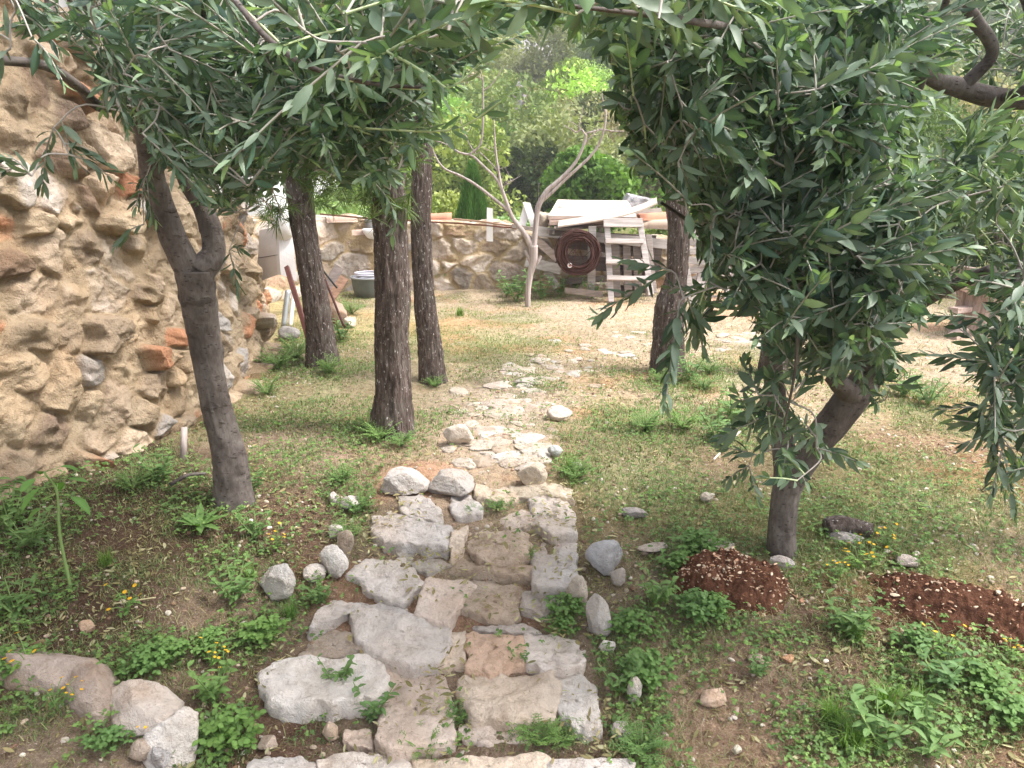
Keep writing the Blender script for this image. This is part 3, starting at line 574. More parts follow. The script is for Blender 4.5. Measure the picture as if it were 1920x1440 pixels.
# rubble on the upper path
r = np.random.default_rng(77); n = 0
RUB = [((850, 870), (1020, 860), .10, 30, 58), ((860, 815), (1020, 825), .20, 36, 60), ((880, 760), (1030, 765), .25, 34, 58), ((900, 720), (1060, 710), .28, 30, 52), ((960, 685), (1100, 690), .28, 24, 44), ((1040, 655), (1200, 662), .25, 20, 36), ((1160, 632), (1240, 640), .18, 12, 34), ((1290, 645), (1420, 640), .35, 22, 38)]
adj = ['pale', 'cream', 'pinkish', 'white', 'off-white', 'buff']
zone = ['at the foot of the rubble path', 'low on the rubble path', 'midway up the rubble path', 'on the upper rubble path', 'where the rubble path bends right', 'on the far bend of the rubble path', 'left of the lone right-hand trunk', 'right of the lone right-hand trunk']
for zi, (a, b, sp, cnt, wp) in enumerate(RUB):
    A, B = G(*a), G(*b)
    for k in range(cnt):
        q = A + (B - A) * r.uniform() + np.array([r.normal() * sp * .4, r.normal() * sp * .7, 0])
        s = wp * np.hypot(q[1], 1.6) / FPX * r.uniform(.35, 1.15) * .5
        V, F = rock_mesh((s, s * r.uniform(.6, 1), s * r.uniform(.16, .28)), 1000 + n, 3, 8, .09); V = V @ rotz(r.uniform(0, 6)).T
        ci = int(r.integers(6)); c = [(.54, .47, .41), (.56, .49, .41), (.54, .43, .37), (.62, .58, .55), (.57, .52, .47), (.48, .39, .31)][ci]
        z = float(ground_h(q[0], q[1])) - s * r.uniform(-.02, .12)
        tag(mk('rubble_stone', V, F, M_stone, col=np.array(c) * r.uniform(.85, 1.1), loc=(q[0], q[1], z)), '%s %s rubble stone %s' % ('large flat' if s > wp * np.hypot(q[1], 1.6) / FPX * .42 else 'mid-sized flat' if s > wp * np.hypot(q[1], 1.6) / FPX * .27 else 'small flat', adj[ci], zone[zi]), 'stone', 'rubble stones %s' % zone[zi]); n += 1
# ================================================================== SOIL HEAPS
def mound_mat():
    t = NT('red_soil'); n1 = t.noise(14, 6, rough=.7); n2 = t.noise(90, 5, rough=.7)
    c = t.ramp(n1, [(.3, (.075, .034, .022)), (.55, (.15, .068, .042)), (.75, (.24, .12, .075))]); c = t.mix(t.ramp(n2, [(.62, 0.0), (.7, .7)]), c, (.36, .2, .12))
    nb = t.bump(n2, .015, 1.0, t.bump(n1, .04, .8)); return t.fin(c, .95, nb, .1)
M_red = mound_mat()
def mound(cx, cy, rx, ry, hh, rot, label, seed, npeb):
    n = 150; a = np.linspace(-1, 1, n); A, B = np.meshgrid(a, a); c, s = cos(rot), sin(rot)
    X = cx + (A * rx * c - B * ry * s) * 1.3; Y = cy + (A * rx * s + B * ry * c) * 1.3
    R = np.hypot(A, B) * 1.3 + .50 * fbm(A * 2.2 + seed, B * 2.2, oct=4, seed=seed)
    H = hh * np.clip(1 - R ** 1.1, 0, 1) ** 1.1 * 1.15 * (1 + .25 * fbm(A * 2.5, B * 2.5, oct=2, seed=seed + 3))
    clod = (.030 * fbm(X * 18, Y * 18, oct=4, seed=seed + 1) + .026 * np.abs(fbm(X * 40, Y * 40, oct=3, seed=seed + 2))) * sstep(0, .04, H)
    Z = ground_h(X, Y) + H + clod - .03 * (R > 1) - .012
    root = thing('soil_heap', label, 'soil heap', (cx, cy, float(ground_h(cx, cy))))
    o = np.array([cx, cy, float(ground_h(cx, cy))])
    i = np.arange(n - 1)[:, None] * n; j = np.arange(n - 1)[None]; F = np.stack([i + j, i + j + 1, i + n + j + 1, i + n + j], -1).reshape(-1, 4)
    mk('soil', np.stack([X, Y, Z], -1).reshape(-1, 3) - o, F, M_red, root)
    r = np.random.default_rng(seed); mb = MB()
    while npeb > 0:
        q = r.integers(0, n * n); 
        if H.ravel()[q] < .008 or vnoise(X.ravel()[q:q+1] * 14, Y.ravel()[q:q+1] * 14, seed=seed)[0] < r.uniform(-.9, .5): continue
        p = np.array([X.ravel()[q], Y.ravel()[q], Z.ravel()[q] + .002]) - o; s = .003 + .008 * r.uniform() ** 2.5 * (1 + 1.1 * (r.uniform() > .93)); V, F2 = rock_mesh((s, s * .7, s * .5), int(r.integers(9999)), 1, 6, .1)
        mb.add((V * [r.uniform(.7, 1.8), 1, r.uniform(.5, 1)]) @ rotx(r.uniform(-1, 1)).T @ rotz(r.uniform(0, 6)).T + p, F2, np.array([(.50, .34, .24), (.62, .5, .38), (.40, .22, .14)][r.integers(3)]) * r.uniform(.7, 1.2)); npeb -= 1
    tag(mb.build('stones', M_attr, root, smooth=False), kind='stuff')
g1 = G(1390, 1150); mound(g1[0], g1[1] + .14, .27, .20, .15, 0.05, 'red-brown soil heap full of pale stones below the right olive trunk', 61, 520)
g2 = G(1800, 1180); mound(g2[0] + .06, g2[1] + .10, .40, .19, .13, -.42, 'long dark red soil heap at the right edge', 83, 420)
# ================================================================== LEAVES
def leaves(p, d, n, L, W, curl, col, tone=None):
    """arrays: base p, direction d, normal n (k,3), length, width, curl; returns V, F, C. 11 vertices each"""
    k = len(p); d = d / (np.linalg.norm(d, axis=1)[:, None] + 1e-9); s = np.cross(n, d); s /= np.linalg.norm(s, axis=1)[:, None] + 1e-9; n = np.cross(d, s)
    ts = [0, .22, .5, .78, 1.0]; ws = [0, .72, 1.0, .70, 0]; V = np.zeros((k, 11, 3)); C = np.zeros((k, 11, 3)); q = 0
    for t, w_ in zip(ts, ws):
        mid = p + d * (L * t)[:, None] - n * (curl * L * t * t)[:, None]
        if w_ == 0: V[:, q] = mid; C[:, q] = col * 1.1; q += 1
        else:
            e = (W * w_ * .5)[:, None]
            V[:, q] = mid - s * e + n * e * .25; V[:, q + 1] = mid; V[:, q + 2] = mid + s * e + n * e * .25
            C[:, q] = col; C[:, q + 1] = col * 1.25 + .01; C[:, q + 2] = col; q += 3
    b = (np.arange(k) * 11)[:, None]
    T = np.concatenate([b + np.array([[0, 2, 1]]), b + np.array([[0, 3, 2]]), b + np.array([[7, 8, 10]]), b + np.array([[8, 9, 10]])])
    Q = np.concatenate([b + np.array([[1, 2, 5, 4]]), b + np.array([[2, 3, 6, 5]]), b + np.array([[4, 5, 8, 7]]), b + np.array([[5, 6, 9, 8]])])
    return V.reshape(-1, 3), [T, Q], C.reshape(-1, 3)
def unit(a): return a / (np.linalg.norm(a, axis=-1, keepdims=True) + 1e-9)
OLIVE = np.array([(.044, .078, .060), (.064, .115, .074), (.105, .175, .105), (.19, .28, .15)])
class Foliage:
    lim = ([0, 1920], [3000, 3000])
    """twigs with opposite leaf pairs grown from a skeleton of limbs towards target points"""
    def __init__(s, nodes, seed, leafL=.062, leafW=.0135, bright=1.0):
        s.nodes = [np.array(n, float) for n in nodes]; s.r = np.random.default_rng(seed); s.wood = MB(); s.P = []; s.D = []; s.N = []; s.L = []; s.W = []; s.Cc = []; s.LL = leafL; s.LW = leafW; s.bright = bright
    def twig(s, pts, young, dens=1.0, bare=.0):
        """leafy shoot along pts"""
        pts = spline(pts, 14); seg = np.linalg.norm(np.diff(pts, axis=0), axis=1); cs = np.concatenate([[0], np.cumsum(seg)]); Lt = cs[-1]
        s.wood.add(*tube(pts, np.linspace(.0022, .0009, len(pts)) + .0006, 5, False), (.62, .72, .42) if young > .8 else (.40, .38, .33))
        pos = bare * Lt + .01; ph = s.r.uniform(0, pi)
        while pos < Lt:
            i = min(np.searchsorted(cs, pos) - 1, len(pts) - 2); t = unit(pts[i + 1] - pts[i]); c = pts[i] + t * (pos - cs[i])
            ref = unit(np.cross(t, [0.1, 0.2, 1.0])); bi = np.cross(t, ref); f = pos / Lt; LL = s.LL * (1.05 - .45 * f ** 3) * s.r.uniform(.55, 1.25)
            for sg in (0, pi):
                if s.r.uniform() < .12: continue
                a = ph + sg + s.r.normal() * .25; o = ref * cos(a) + bi * sin(a)
                spread = s.r.uniform(.55, 1.15) * (1 - .35 * f); dd = unit(t * cos(spread) + o * sin(spread) + np.array([0, 0, -.12]))
                s.P.append(c); s.D.append(dd); s.N.append(unit(np.cross(dd, np.cross(t, dd)) * (-1) + np.array([0, 0, .55]) + s.r.normal(size=3) * .3)); s.L.append(LL * s.r.uniform(.85, 1.1)); s.W.append(s.LW * s.r.uniform(.8, 1.2) * LL / s.LL)
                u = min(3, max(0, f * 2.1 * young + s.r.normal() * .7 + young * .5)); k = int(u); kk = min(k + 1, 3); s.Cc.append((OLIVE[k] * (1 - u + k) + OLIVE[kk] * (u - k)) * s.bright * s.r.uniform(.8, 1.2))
            ph += pi / 2; pos += s.r.uniform(.014, .024) / dens * s.LL / .062
        t = unit(pts[-1] - pts[-2])
        for _ in range(2): s.P.append(pts[-1]); s.D.append(unit(t + s.r.normal(size=3) * .25)); s.N.append(unit(s.r.normal(size=3) + [0, 0, 1])); s.L.append(s.LL * .7); s.W.append(s.LW * .7); s.Cc.append(OLIVE[3] * s.bright * s.r.uniform(.7, 1.2))
    def ok(s, pts):
        for p in pts:
            v = np.asarray(p) - [0, 0, CAMZ]; dz_ = v[1] * cos(PITCH) - v[2] * sin(PITCH)
            if dz_ < .3: continue
            px = 960 + FPX * v[0] / dz_; py = 720 - FPX * (v[1] * sin(PITCH) + v[2] * cos(PITCH)) / dz_
            if py > np.interp(px, s.lim[0], s.lim[1]): return False
        return True
    def grow(s, targets, young=.5, droop=.12, tl=(.14, .30), side=2, dens=1.0, maxb=None):
        targets = np.asarray(targets); N0 = np.array(s.nodes); dd = np.array([np.min(np.linalg.norm(N0 - t, axis=1)) for t in targets])
        for i in np.argsort(dd):
            T = targets[i]; A = np.array(s.nodes); ds = np.linalg.norm(A - T, axis=1); a = A[np.argmin(ds)]; L = np.linalg.norm(T - a)
            if L < .02: continue
            if not s.ok([T]): continue
            mid = (a + T) / 2 + s.r.normal(size=3) * L * .10 + np.array([0, 0, L * .13]); pts = spline([a, mid, T], 8)
            r0 = .0022 + .0045 * min(L, 1.2)
            s.wood.add(*tube(pts, np.linspace(r0, .0018, 8), 6, False), (.42, .38, .35))
            for q in pts[2:-1:2]: s.nodes.append(q)
            s.nodes.append(T)
            di = unit(unit(T - mid) * .45 + np.array([0, 0, .28]) + s.r.normal(size=3) * .42); Lt = s.r.uniform(*tl)
            def shoot(o, d0, l): e1 = o + d0 * l * .5 + np.array([0, 0, -droop * l * .12]); e2 = o + d0 * l * .95 + np.array([0, 0, -droop * l * .55]); s.ok([e1, e2, e2 + d0 * .03]) and s.twig([o, e1, e2], young * s.r.uniform(.3, 1.5), dens)
            shoot(T, unit(di + s.r.normal(size=3) * .2), Lt)
            for _ in range(side):
                o = pts[s.r.integers(3, 8)]; shoot(o, unit(di * .6 + s.r.normal(size=3) * .75), Lt * s.r.uniform(.6, 1.0))
    def build(s, parent, origin, mat=None, wname='twigs', lname='leaves'):
        o = np.asarray(origin)
        V, F, C = leaves(np.array(s.P) - o, np.array(s.D), np.array(s.N), np.array(s.L), np.array(s.W), s.r.normal(.16, .28, len(s.P)), np.array(s.Cc))
        mk(lname, V, F, mat or M_leaf, parent, C)
        for k in range(len(s.wood.V)): s.wood.V[k] = s.wood.V[k] - o
        s.wood.build(wname, M_twig, parent); return len(s.P)
def inpoly(px, py, poly):
    ins = False; j = len(poly) - 1
    for i in range(len(poly)):
        xi, yi = poly[i]; xj, yj = poly[j]
        if (yi > py) != (yj > py) and px < (xj - xi) * (py - yi) / (yj - yi) + xi: ins = not ins
        j = i
    return ins
def volume(poly, n, Y0, Y1, seed, pw=1.0, floor=.05):
    """n points filling a crown volume whose outline seen from the path is poly, between distances Y0 and Y1"""
    r = np.random.default_rng(seed); xs = [a for a, b in poly]; ys = [b for a, b in poly]; out = []
    while len(out) < n:
        x, y = r.uniform(min(xs), max(xs)), r.uniform(min(ys), max(ys))
        if not inpoly(x, y, poly): continue
        Y = Y0 + (Y1 - Y0) * r.uniform() ** pw; p = P(x, y, Y)
        if p[2] > float(ground_h(p[0], p[1])) + floor: out.append(p)
    return out
def trunk_tube(pts, radii, n=40, m=70, kind='olive', seed=0, flare=0.0):
    P_ = spline(pts, m); R = np.interp(np.linspace(0, 1, m), np.linspace(0, 1, len(radii)), radii); f = np.exp(-np.linspace(0, 1, m) * 14); R = R * (1 + flare * f)
    def disp(i, a, p):
        zc = np.linspace(0, np.linalg.norm(np.diff(P_, axis=0), axis=1).sum(), m)[:, None]; cx, cy = np.cos(a), np.sin(a)
        if kind == 'pine':
            rd = fbm(cx * 3.6 + seed, cy * 3.6, zc * 4.5, 4, seed, .6); rd2 = 1 - np.abs(fbm(cx * 5 + 7, cy * 5, zc * 5, 3, seed + 2)) * 2
            return R[:, None] * (.17 * rd + .10 * rd2 + .07 * fbm(cx, cy, zc * 3, 2, seed + 5))
        return R[:, None] * (.15 * fbm(cx * 1.1 + seed, cy * 1.1, zc * 3.4, 3, seed) + .06 * fbm(cx * 3, cy * 3, zc * 12, 4, seed + 3) + .10 * np.maximum(0, fbm(cx * 2 + 5, cy * 2, zc * 9, 2, seed + 6) - .35) * 3 + .02 * fbm(cx * 1.2, cy * 1.2, zc * 45, 2, seed + 8) + flare * .5 * f[:, None] * fbm(cx * 2, cy * 2, zc * 1, 2, seed + 4))
    return tube(P_, R, n, True, disp)

# ------------------------------------------------------------------ LEFT OLIVE
b0 = G(436, 950); Yb = b0[1] + .06; D0 = 3.0
def q(px, py, Y): return P(px, py, Y)
def limb(mb, pts, radii, **k): mb.add(*trunk_tube(pts, radii, **k))
def nodes_of(pts, step=4, n=24): return list(spline(pts, n)[::step])
root = thing('olive_tree', 'slender grey olive tree forking in front of the left stone wall', 'tree', (b0[0], Yb, b0[2]))
o = np.array([b0[0], Yb, b0[2]]); tb = MB()
A1 = [q(440, 965, Yb), q(434, 900, Yb), q(424, 830, Yb), q(402, 740, Yb - .02), q(384, 650, Yb - .03), q(372, 570, Yb - .05), q(366, 505, Yb - .06)]
limb(tb, A1, [.108, .086, .077, .066, .064, .069, .078, .080], n=64, m=220, seed=4, flare=.12)
A2 = [q(362, 520, Yb - .06), q(322, 440, Yb - .1), q(290, 350, Yb - .15), q(276, 250, Yb - .25), q(240, 150, Yb - .4), q(200, 40, Yb - .55), q(190, -90, Yb - .7)]
A3 = [q(376, 510, Yb - .06), q(402, 470, Yb - .02), q(386, 400, Yb), q(350, 335, Yb), q(322, 240, Yb - .05), q(350, 120, Yb - .1), q(400, -20, Yb - .2)]
limb(tb, A2, [.064, .054, .050, .044, .036, .028, .02], seed=5); limb(tb, A3, [.060, .048, .045, .04, .035, .028, .02], seed=6)
A4 = [q(250, 190, Yb - .5), q(190, 200, 2.5), q(150, 165, 2.35), q(90, 125, 2.25), q(0, 113, 2.15), q(-80, 110, 2.1)]
A5 = [q(300, 100, Yb - .3), q(180, 30, 2.6), q(105, -30, 2.3), q(96, 20, 2.25), q(84, 66, 2.2)]
A5b = [q(84, 66, 2.2), q(60, 40, 2.2), q(20, -10, 2.1), q(-30, -60, 2.0)]
A6 = [q(330, 200, Yb - .1), q(370, 60, 2.6), q(400, -40, 2.0), q(440, 0, 1.62), q(500, 70, 1.55), q(580, 125, 1.5), q(700, 157, 1.45), q(830, 166, 1.4)]
A7 = [q(322, 260, Yb), q(400, 130, 2.9), q(480, 160, 2.6), q(560, 170, 2.4), q(700, 190, 2.2), q(780, 250, 2.1)]
A8 = [q(350, 120, Yb - .1), q(480, 40, 2.8), q(620, 40, 2.5), q(760, 50, 2.3), q(880, 40, 2.2)]
A9 = [q(400, 130, 2.9), q(470, 230, 2.8), q(560, 260, 2.6), q(660, 300, 2.5)]
for pts, rr in ((A4, [.02, .017, .0145, .013, .012, .011]), (A5, [.02, .02, .018, .017, .017]), (A5b, [.015, .014, .012, .01]), (A6, [.02, .015, .009, .006, .0055, .005, .0038, .0025]), (A7, [.03, .02, .013, .009, .006, .004]), (A8, [.03, .02, .013, .009, .006]), (A9, [.016, .011, .008, .005])):
    tb.add(*tube(spline(pts, 40), np.interp(np.linspace(0, 1, 40), np.linspace(0, 1, len(rr)), rr), 10))
for k in range(len(tb.V)): tb.V[k] = tb.V[k] - o
tb.build('trunk', M_obark, root)
nd = []
for a in (A2[2:], A3[3:], A4, A5, A5b, A6[1:], A7, A8, A9): nd += nodes_of(a, 2)
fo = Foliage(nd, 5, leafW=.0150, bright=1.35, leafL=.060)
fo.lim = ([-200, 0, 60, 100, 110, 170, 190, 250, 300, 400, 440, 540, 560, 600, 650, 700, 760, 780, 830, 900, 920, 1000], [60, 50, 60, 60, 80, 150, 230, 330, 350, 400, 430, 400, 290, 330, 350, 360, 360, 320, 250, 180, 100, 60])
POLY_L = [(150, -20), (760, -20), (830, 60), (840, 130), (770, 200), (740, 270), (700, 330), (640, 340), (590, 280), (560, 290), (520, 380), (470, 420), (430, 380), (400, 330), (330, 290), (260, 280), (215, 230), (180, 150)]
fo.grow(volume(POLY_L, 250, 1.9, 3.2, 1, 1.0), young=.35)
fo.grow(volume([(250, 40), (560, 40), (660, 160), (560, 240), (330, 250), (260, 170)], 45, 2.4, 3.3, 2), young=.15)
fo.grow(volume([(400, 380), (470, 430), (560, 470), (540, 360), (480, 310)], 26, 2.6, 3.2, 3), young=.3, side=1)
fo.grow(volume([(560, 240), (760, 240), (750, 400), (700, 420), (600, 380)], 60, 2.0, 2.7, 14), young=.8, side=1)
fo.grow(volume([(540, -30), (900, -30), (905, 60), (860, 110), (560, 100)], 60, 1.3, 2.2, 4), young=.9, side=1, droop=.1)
fo.lim = ([0, 1920], [3000, 3000])
fo.grow([q(100, 240, 2.1), q(60, 330, 2.0), q(130, 290, 2.1), q(270, 420, 2.7), q(275, 330, 2.6), q(430, 470, 2.9), q(60, 70, 1.9), q(20, 90, 2.0), q(30, 20, 2.0), q(110, 10, 2.1)], young=.2, droop=.8, tl=(.08, .14), side=1)
# long drooping shoots close to the viewer
fo.twig([q(440, 0, 1.62), q(580, 125, 1.5), q(700, 157, 1.45), q(835, 166, 1.4), q(900, 120, 1.38)], .9, .55, .35)
fo.twig([q(700, 190, 2.2), q(640, 230, 1.9), q(760, 245, 1.7), q(860, 240, 1.6), q(940, 190, 1.55)], .9, .7, .2)
fo.twig([q(560, 230, 2.5), q(690, 330, 2.3), q(740, 400, 2.2), q(735, 440, 2.2)], .8, .8, .2)
print('left leaves', fo.build(root, o))

# ------------------------------------------------------------------ RIGHT OLIVE
b1 = G(1466, 1046); Yb = b1[1] + .05; o = np.array([b1[0], Yb, b1[2]])
root = thing('olive_tree', 'leaning olive tree with dense dark hanging foliage at centre right', 'tree', o)
tb = MB()
B1 = [q(1466, 1060, Yb), q(1466, 1000, Yb), q(1470, 940, Yb), q(1482, 885, Yb)]
limb(tb, B1, [.066, .062, .060, .066], n=44, m=70, seed=14, flare=.1)
B2 = [q(1480, 905, Yb), q(1512, 856, Yb - .02), q(1556, 800, Yb - .04), q(1602, 740, Yb - .05), q(1634, 690, Yb - .05), q(1648, 620, Yb - .06), q(1640, 520, Yb - .05), q(1600, 380, Yb - .05), q(1560, 240, Yb - .1), q(1540, 60, Yb - .2), q(1530, -80, Yb - .3)]
limb(tb, B2, [.058, .060, .062, .068, .06, .05, .046, .04, .034, .026, .018, .012], n=40, m=140, seed=15)
B3 = [q(1476, 900, Yb), q(1466, 820, Yb + .05), q(1452, 720, Yb + .08), q(1444, 600, Yb + .06), q(1430, 460, Yb), q(1400, 320, Yb - .1), q(1360, 170, Yb - .2), q(1330, 0, Yb - .3)]
limb(tb, B3, [.052, .046, .042, .040, .034, .028, .02, .012], n=30, m=100, seed=16)
B4 = [q(1604, 750, Yb - .05), q(1584, 730, Yb - .1), q(1560, 708, Yb - .14)]; limb(tb, B4, [.05, .042, .030], n=24, m=24, seed=17)
B5 = [q(1646, 650, Yb - .06), q(1690, 595, Yb - .2), q(1740, 560, Yb - .3), q(1800, 530, Yb - .4), q(1862, 506, Yb - .5)]
B6 = [q(1600, 380, Yb - .05), q(1680, 250, Yb - .3), q(1740, 120, Yb - .5), q(1780, -20, Yb - .7)]
B7 = [q(1430, 460, Yb), q(1330, 330, Yb - .3), q(1250, 220, Yb - .5), q(1190, 130, Yb - .6)]
B8 = [q(1444, 600, Yb + .06), q(1380, 500, Yb - .2), q(1310, 430, Yb - .4), q(1240, 380, Yb - .5)]
B9 = [q(1640, 520, Yb - .05), q(1580, 480, Yb - .5), q(1530, 500, Yb - .9), q(1500, 600, Yb - 1.1), q(1490, 700, Yb - 1.1), q(1470, 800, Yb - 1.05)]
B10 = [q(1560, 240, Yb - .1), q(1450, 120, Yb - .6), q(1380, 60, Yb - 1.1), q(1300, 40, Yb - 1.5), q(1150, 20, Yb - 1.7), q(1000, 5, Yb - 1.8)]
for pts, rr in ((B5, [.03, .027, .025, .023, .022]), (B6, [.03, .02, .014, .01]), (B7, [.02, .013, .008, .005]), (B8, [.02, .013, .008, .005]), (B9, [.016, .012, .009, .006, .004, .003]), (B10, [.02, .015, .01, .007, .004, .003])):
    tb.add(*tube(spline(pts, 40), np.interp(np.linspace(0, 1, 40), np.linspace(0, 1, len(rr)), rr), 10))
for k in range(len(tb.V)): tb.V[k] = tb.V[k] - o
tb.build('trunk', M_obark, root)
nd = []
for a in (B2[4:], B3[2:], B4, B5, B6, B7, B8, B9, B10): nd += nodes_of(a, 2)
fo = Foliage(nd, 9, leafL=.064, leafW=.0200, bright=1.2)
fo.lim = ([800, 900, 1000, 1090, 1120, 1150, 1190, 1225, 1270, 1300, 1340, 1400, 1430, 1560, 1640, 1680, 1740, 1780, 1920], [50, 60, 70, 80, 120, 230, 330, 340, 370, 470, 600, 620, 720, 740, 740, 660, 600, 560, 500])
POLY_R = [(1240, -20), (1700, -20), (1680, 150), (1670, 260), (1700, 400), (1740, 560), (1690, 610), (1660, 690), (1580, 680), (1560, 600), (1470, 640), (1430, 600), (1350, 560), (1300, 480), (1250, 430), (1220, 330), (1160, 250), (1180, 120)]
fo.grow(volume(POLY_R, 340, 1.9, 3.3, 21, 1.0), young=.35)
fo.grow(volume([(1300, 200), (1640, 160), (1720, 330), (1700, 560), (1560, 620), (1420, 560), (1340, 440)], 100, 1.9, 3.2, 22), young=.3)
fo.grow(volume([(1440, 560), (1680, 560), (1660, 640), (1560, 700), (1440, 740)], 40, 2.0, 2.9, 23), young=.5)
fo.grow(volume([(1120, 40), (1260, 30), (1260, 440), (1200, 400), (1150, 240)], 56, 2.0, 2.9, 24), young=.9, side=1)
fo.lim = ([0, 1920], [3000, 3000])
fo.grow(volume([(1420, 740), (1540, 740), (1540, 860), (1500, 950), (1400, 900)], 16, 2.0, 2.6, 25), young=.8, side=1, tl=(.10, .17))
fo.grow(volume([(1640, 640), (1700, 640), (1660, 760), (1610, 770)], 6, 2.5, 2.9, 26), young=.2, side=1, tl=(.06, .1))
fo.lim = ([900, 1100, 1400, 1500], [50, 75, 110, 200])
fo.grow(volume([(900, -30), (1400, -30), (1400, 50), (1200, 50), (1060, 30), (900, 20)], 44, 1.2, 2.0, 27), young=1.1, side=1, droop=.1)
fo.lim = ([0, 1920], [3000, 3000])
fo.grow(volume([(1225, 470), (1330, 520), (1330, 620), (1280, 600), (1215, 540)], 5, 2.0, 2.6, 28), young=.8, side=1)
print('right leaves', fo.build(root, o))

# ------------------------------------------------------------------ OLIVE JUST OUTSIDE THE RIGHT EDGE
o = np.array([2.75, 3.1, float(ground_h(2.75, 3.1))]); root = thing('olive_tree', 'olive tree at the right edge whose thick grey limb enters the picture', 'tree', o); tb = MB()
C1 = [o + [0, 0, -.05], o + [.02, 0, .5], o + [-.03, .0, .95], q(2040, 330, 3.1), q(1990, 170, 3.05)]
limb(tb, C1, [.11, .09, .085, .08, .06], n=36, m=60, seed=31, flare=.3)
C2 = [q(2020, 260, 3.08), q(1960, 190, 3.0), q(1880, 185, 2.95), q(1800, 165, 2.9), q(1740, 140, 2.85), q(1700, 100, 2.8), q(1650, 0, 2.7)]
C3 = [q(1800, 168, 2.9), q(1860, 100, 2.85), q(1830, 40, 2.8), q(1810, 0, 2.75), q(1820, -60, 2.7)]
C4 = [q(1990, 170, 3.05), q(1960, 60, 2.9), q(1900, -60, 2.7)]
C5 = [q(2040, 330, 3.1), q(1980, 380, 2.6), q(1930, 430, 2.3), q(1900, 560, 2.15), q(1880, 700, 2.1), q(1870, 850, 2.1)]
C6 = [q(1880, 185, 2.95), q(1920, 168, 2.7), q(1960, 150, 2.5)]
for pts, rr in ((C2, [.05, .042, .037, .034, .028, .02, .012]), (C3, [.024, .02, .022, .02, .016]), (C4, [.05, .035, .02]), (C5, [.03, .014, .008, .005, .004, .002]), (C6, [.018, .015, .012])): tb.add(*tube(spline(pts, 40), np.interp(np.linspace(0, 1, 40), np.linspace(0, 1, len(rr)), rr), 14, True, lambda i, a, p: .004 * fbm(np.cos(a) * 1.5, np.sin(a) * 1.5, i * .25, 3, 8)))
for k in range(len(tb.V)): tb.V[k] = tb.V[k] - o
tb.build('trunk', M_obark, root); nd = []
for a in (C2, C3, C4, C5, C6): nd += nodes_of(a, 2)
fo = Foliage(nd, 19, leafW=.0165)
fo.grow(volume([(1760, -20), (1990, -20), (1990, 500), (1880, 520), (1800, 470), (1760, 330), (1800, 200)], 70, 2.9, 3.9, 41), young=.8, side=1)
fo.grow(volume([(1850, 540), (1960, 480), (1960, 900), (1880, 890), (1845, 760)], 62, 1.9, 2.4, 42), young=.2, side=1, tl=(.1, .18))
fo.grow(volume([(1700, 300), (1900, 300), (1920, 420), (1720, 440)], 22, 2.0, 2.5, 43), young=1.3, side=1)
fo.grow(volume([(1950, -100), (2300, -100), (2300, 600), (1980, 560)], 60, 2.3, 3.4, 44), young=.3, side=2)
print('edge leaves', fo.build(root, o))

# ================================================================== PINES (rough-barked trunks, crowns above the picture)
def needles(pts, seed, k=60, L=.13):
    """tufts of long soft needles at pts"""
    r = np.random.default_rng(seed); Vs = []; Fs = []; Cs = []; n = 0
    for p in pts:
        ax = unit(r.normal(size=3) + [0, 0, -.3]); d = unit(ax[None] * .9 + r.normal(size=(k, 3)) * .55); s = unit(np.cross(d, r.normal(size=(k, 3)))) * .0022
        st = p + ax * r.uniform(-.08, .10, k)[:, None]; l = r.uniform(.6, 1.1, k)[:, None] * L; m = st + d * l * .55 + [0, 0, -.004]; e = st + d * l + np.array([0, 0, -.022])
        V = np.stack([st - s, st + s, m + s, m - s, e], 1); b = n + np.arange(k)[:, None] * 5
        Vs.append(V.reshape(-1, 3)); Fs.append((b + np.array([[0, 1, 2, 3]]), b + np.array([[3, 2, 4]]))); Cs.append(np.repeat(np.array([(.10, .15, .055)]) * r.uniform(.6, 1.4, (k, 1)), 5, 0)); n += k * 5
    return np.concatenate(Vs), [np.concatenate([f[0] for f in Fs]), np.concatenate([f[1] for f in Fs])], np.concatenate(Cs)
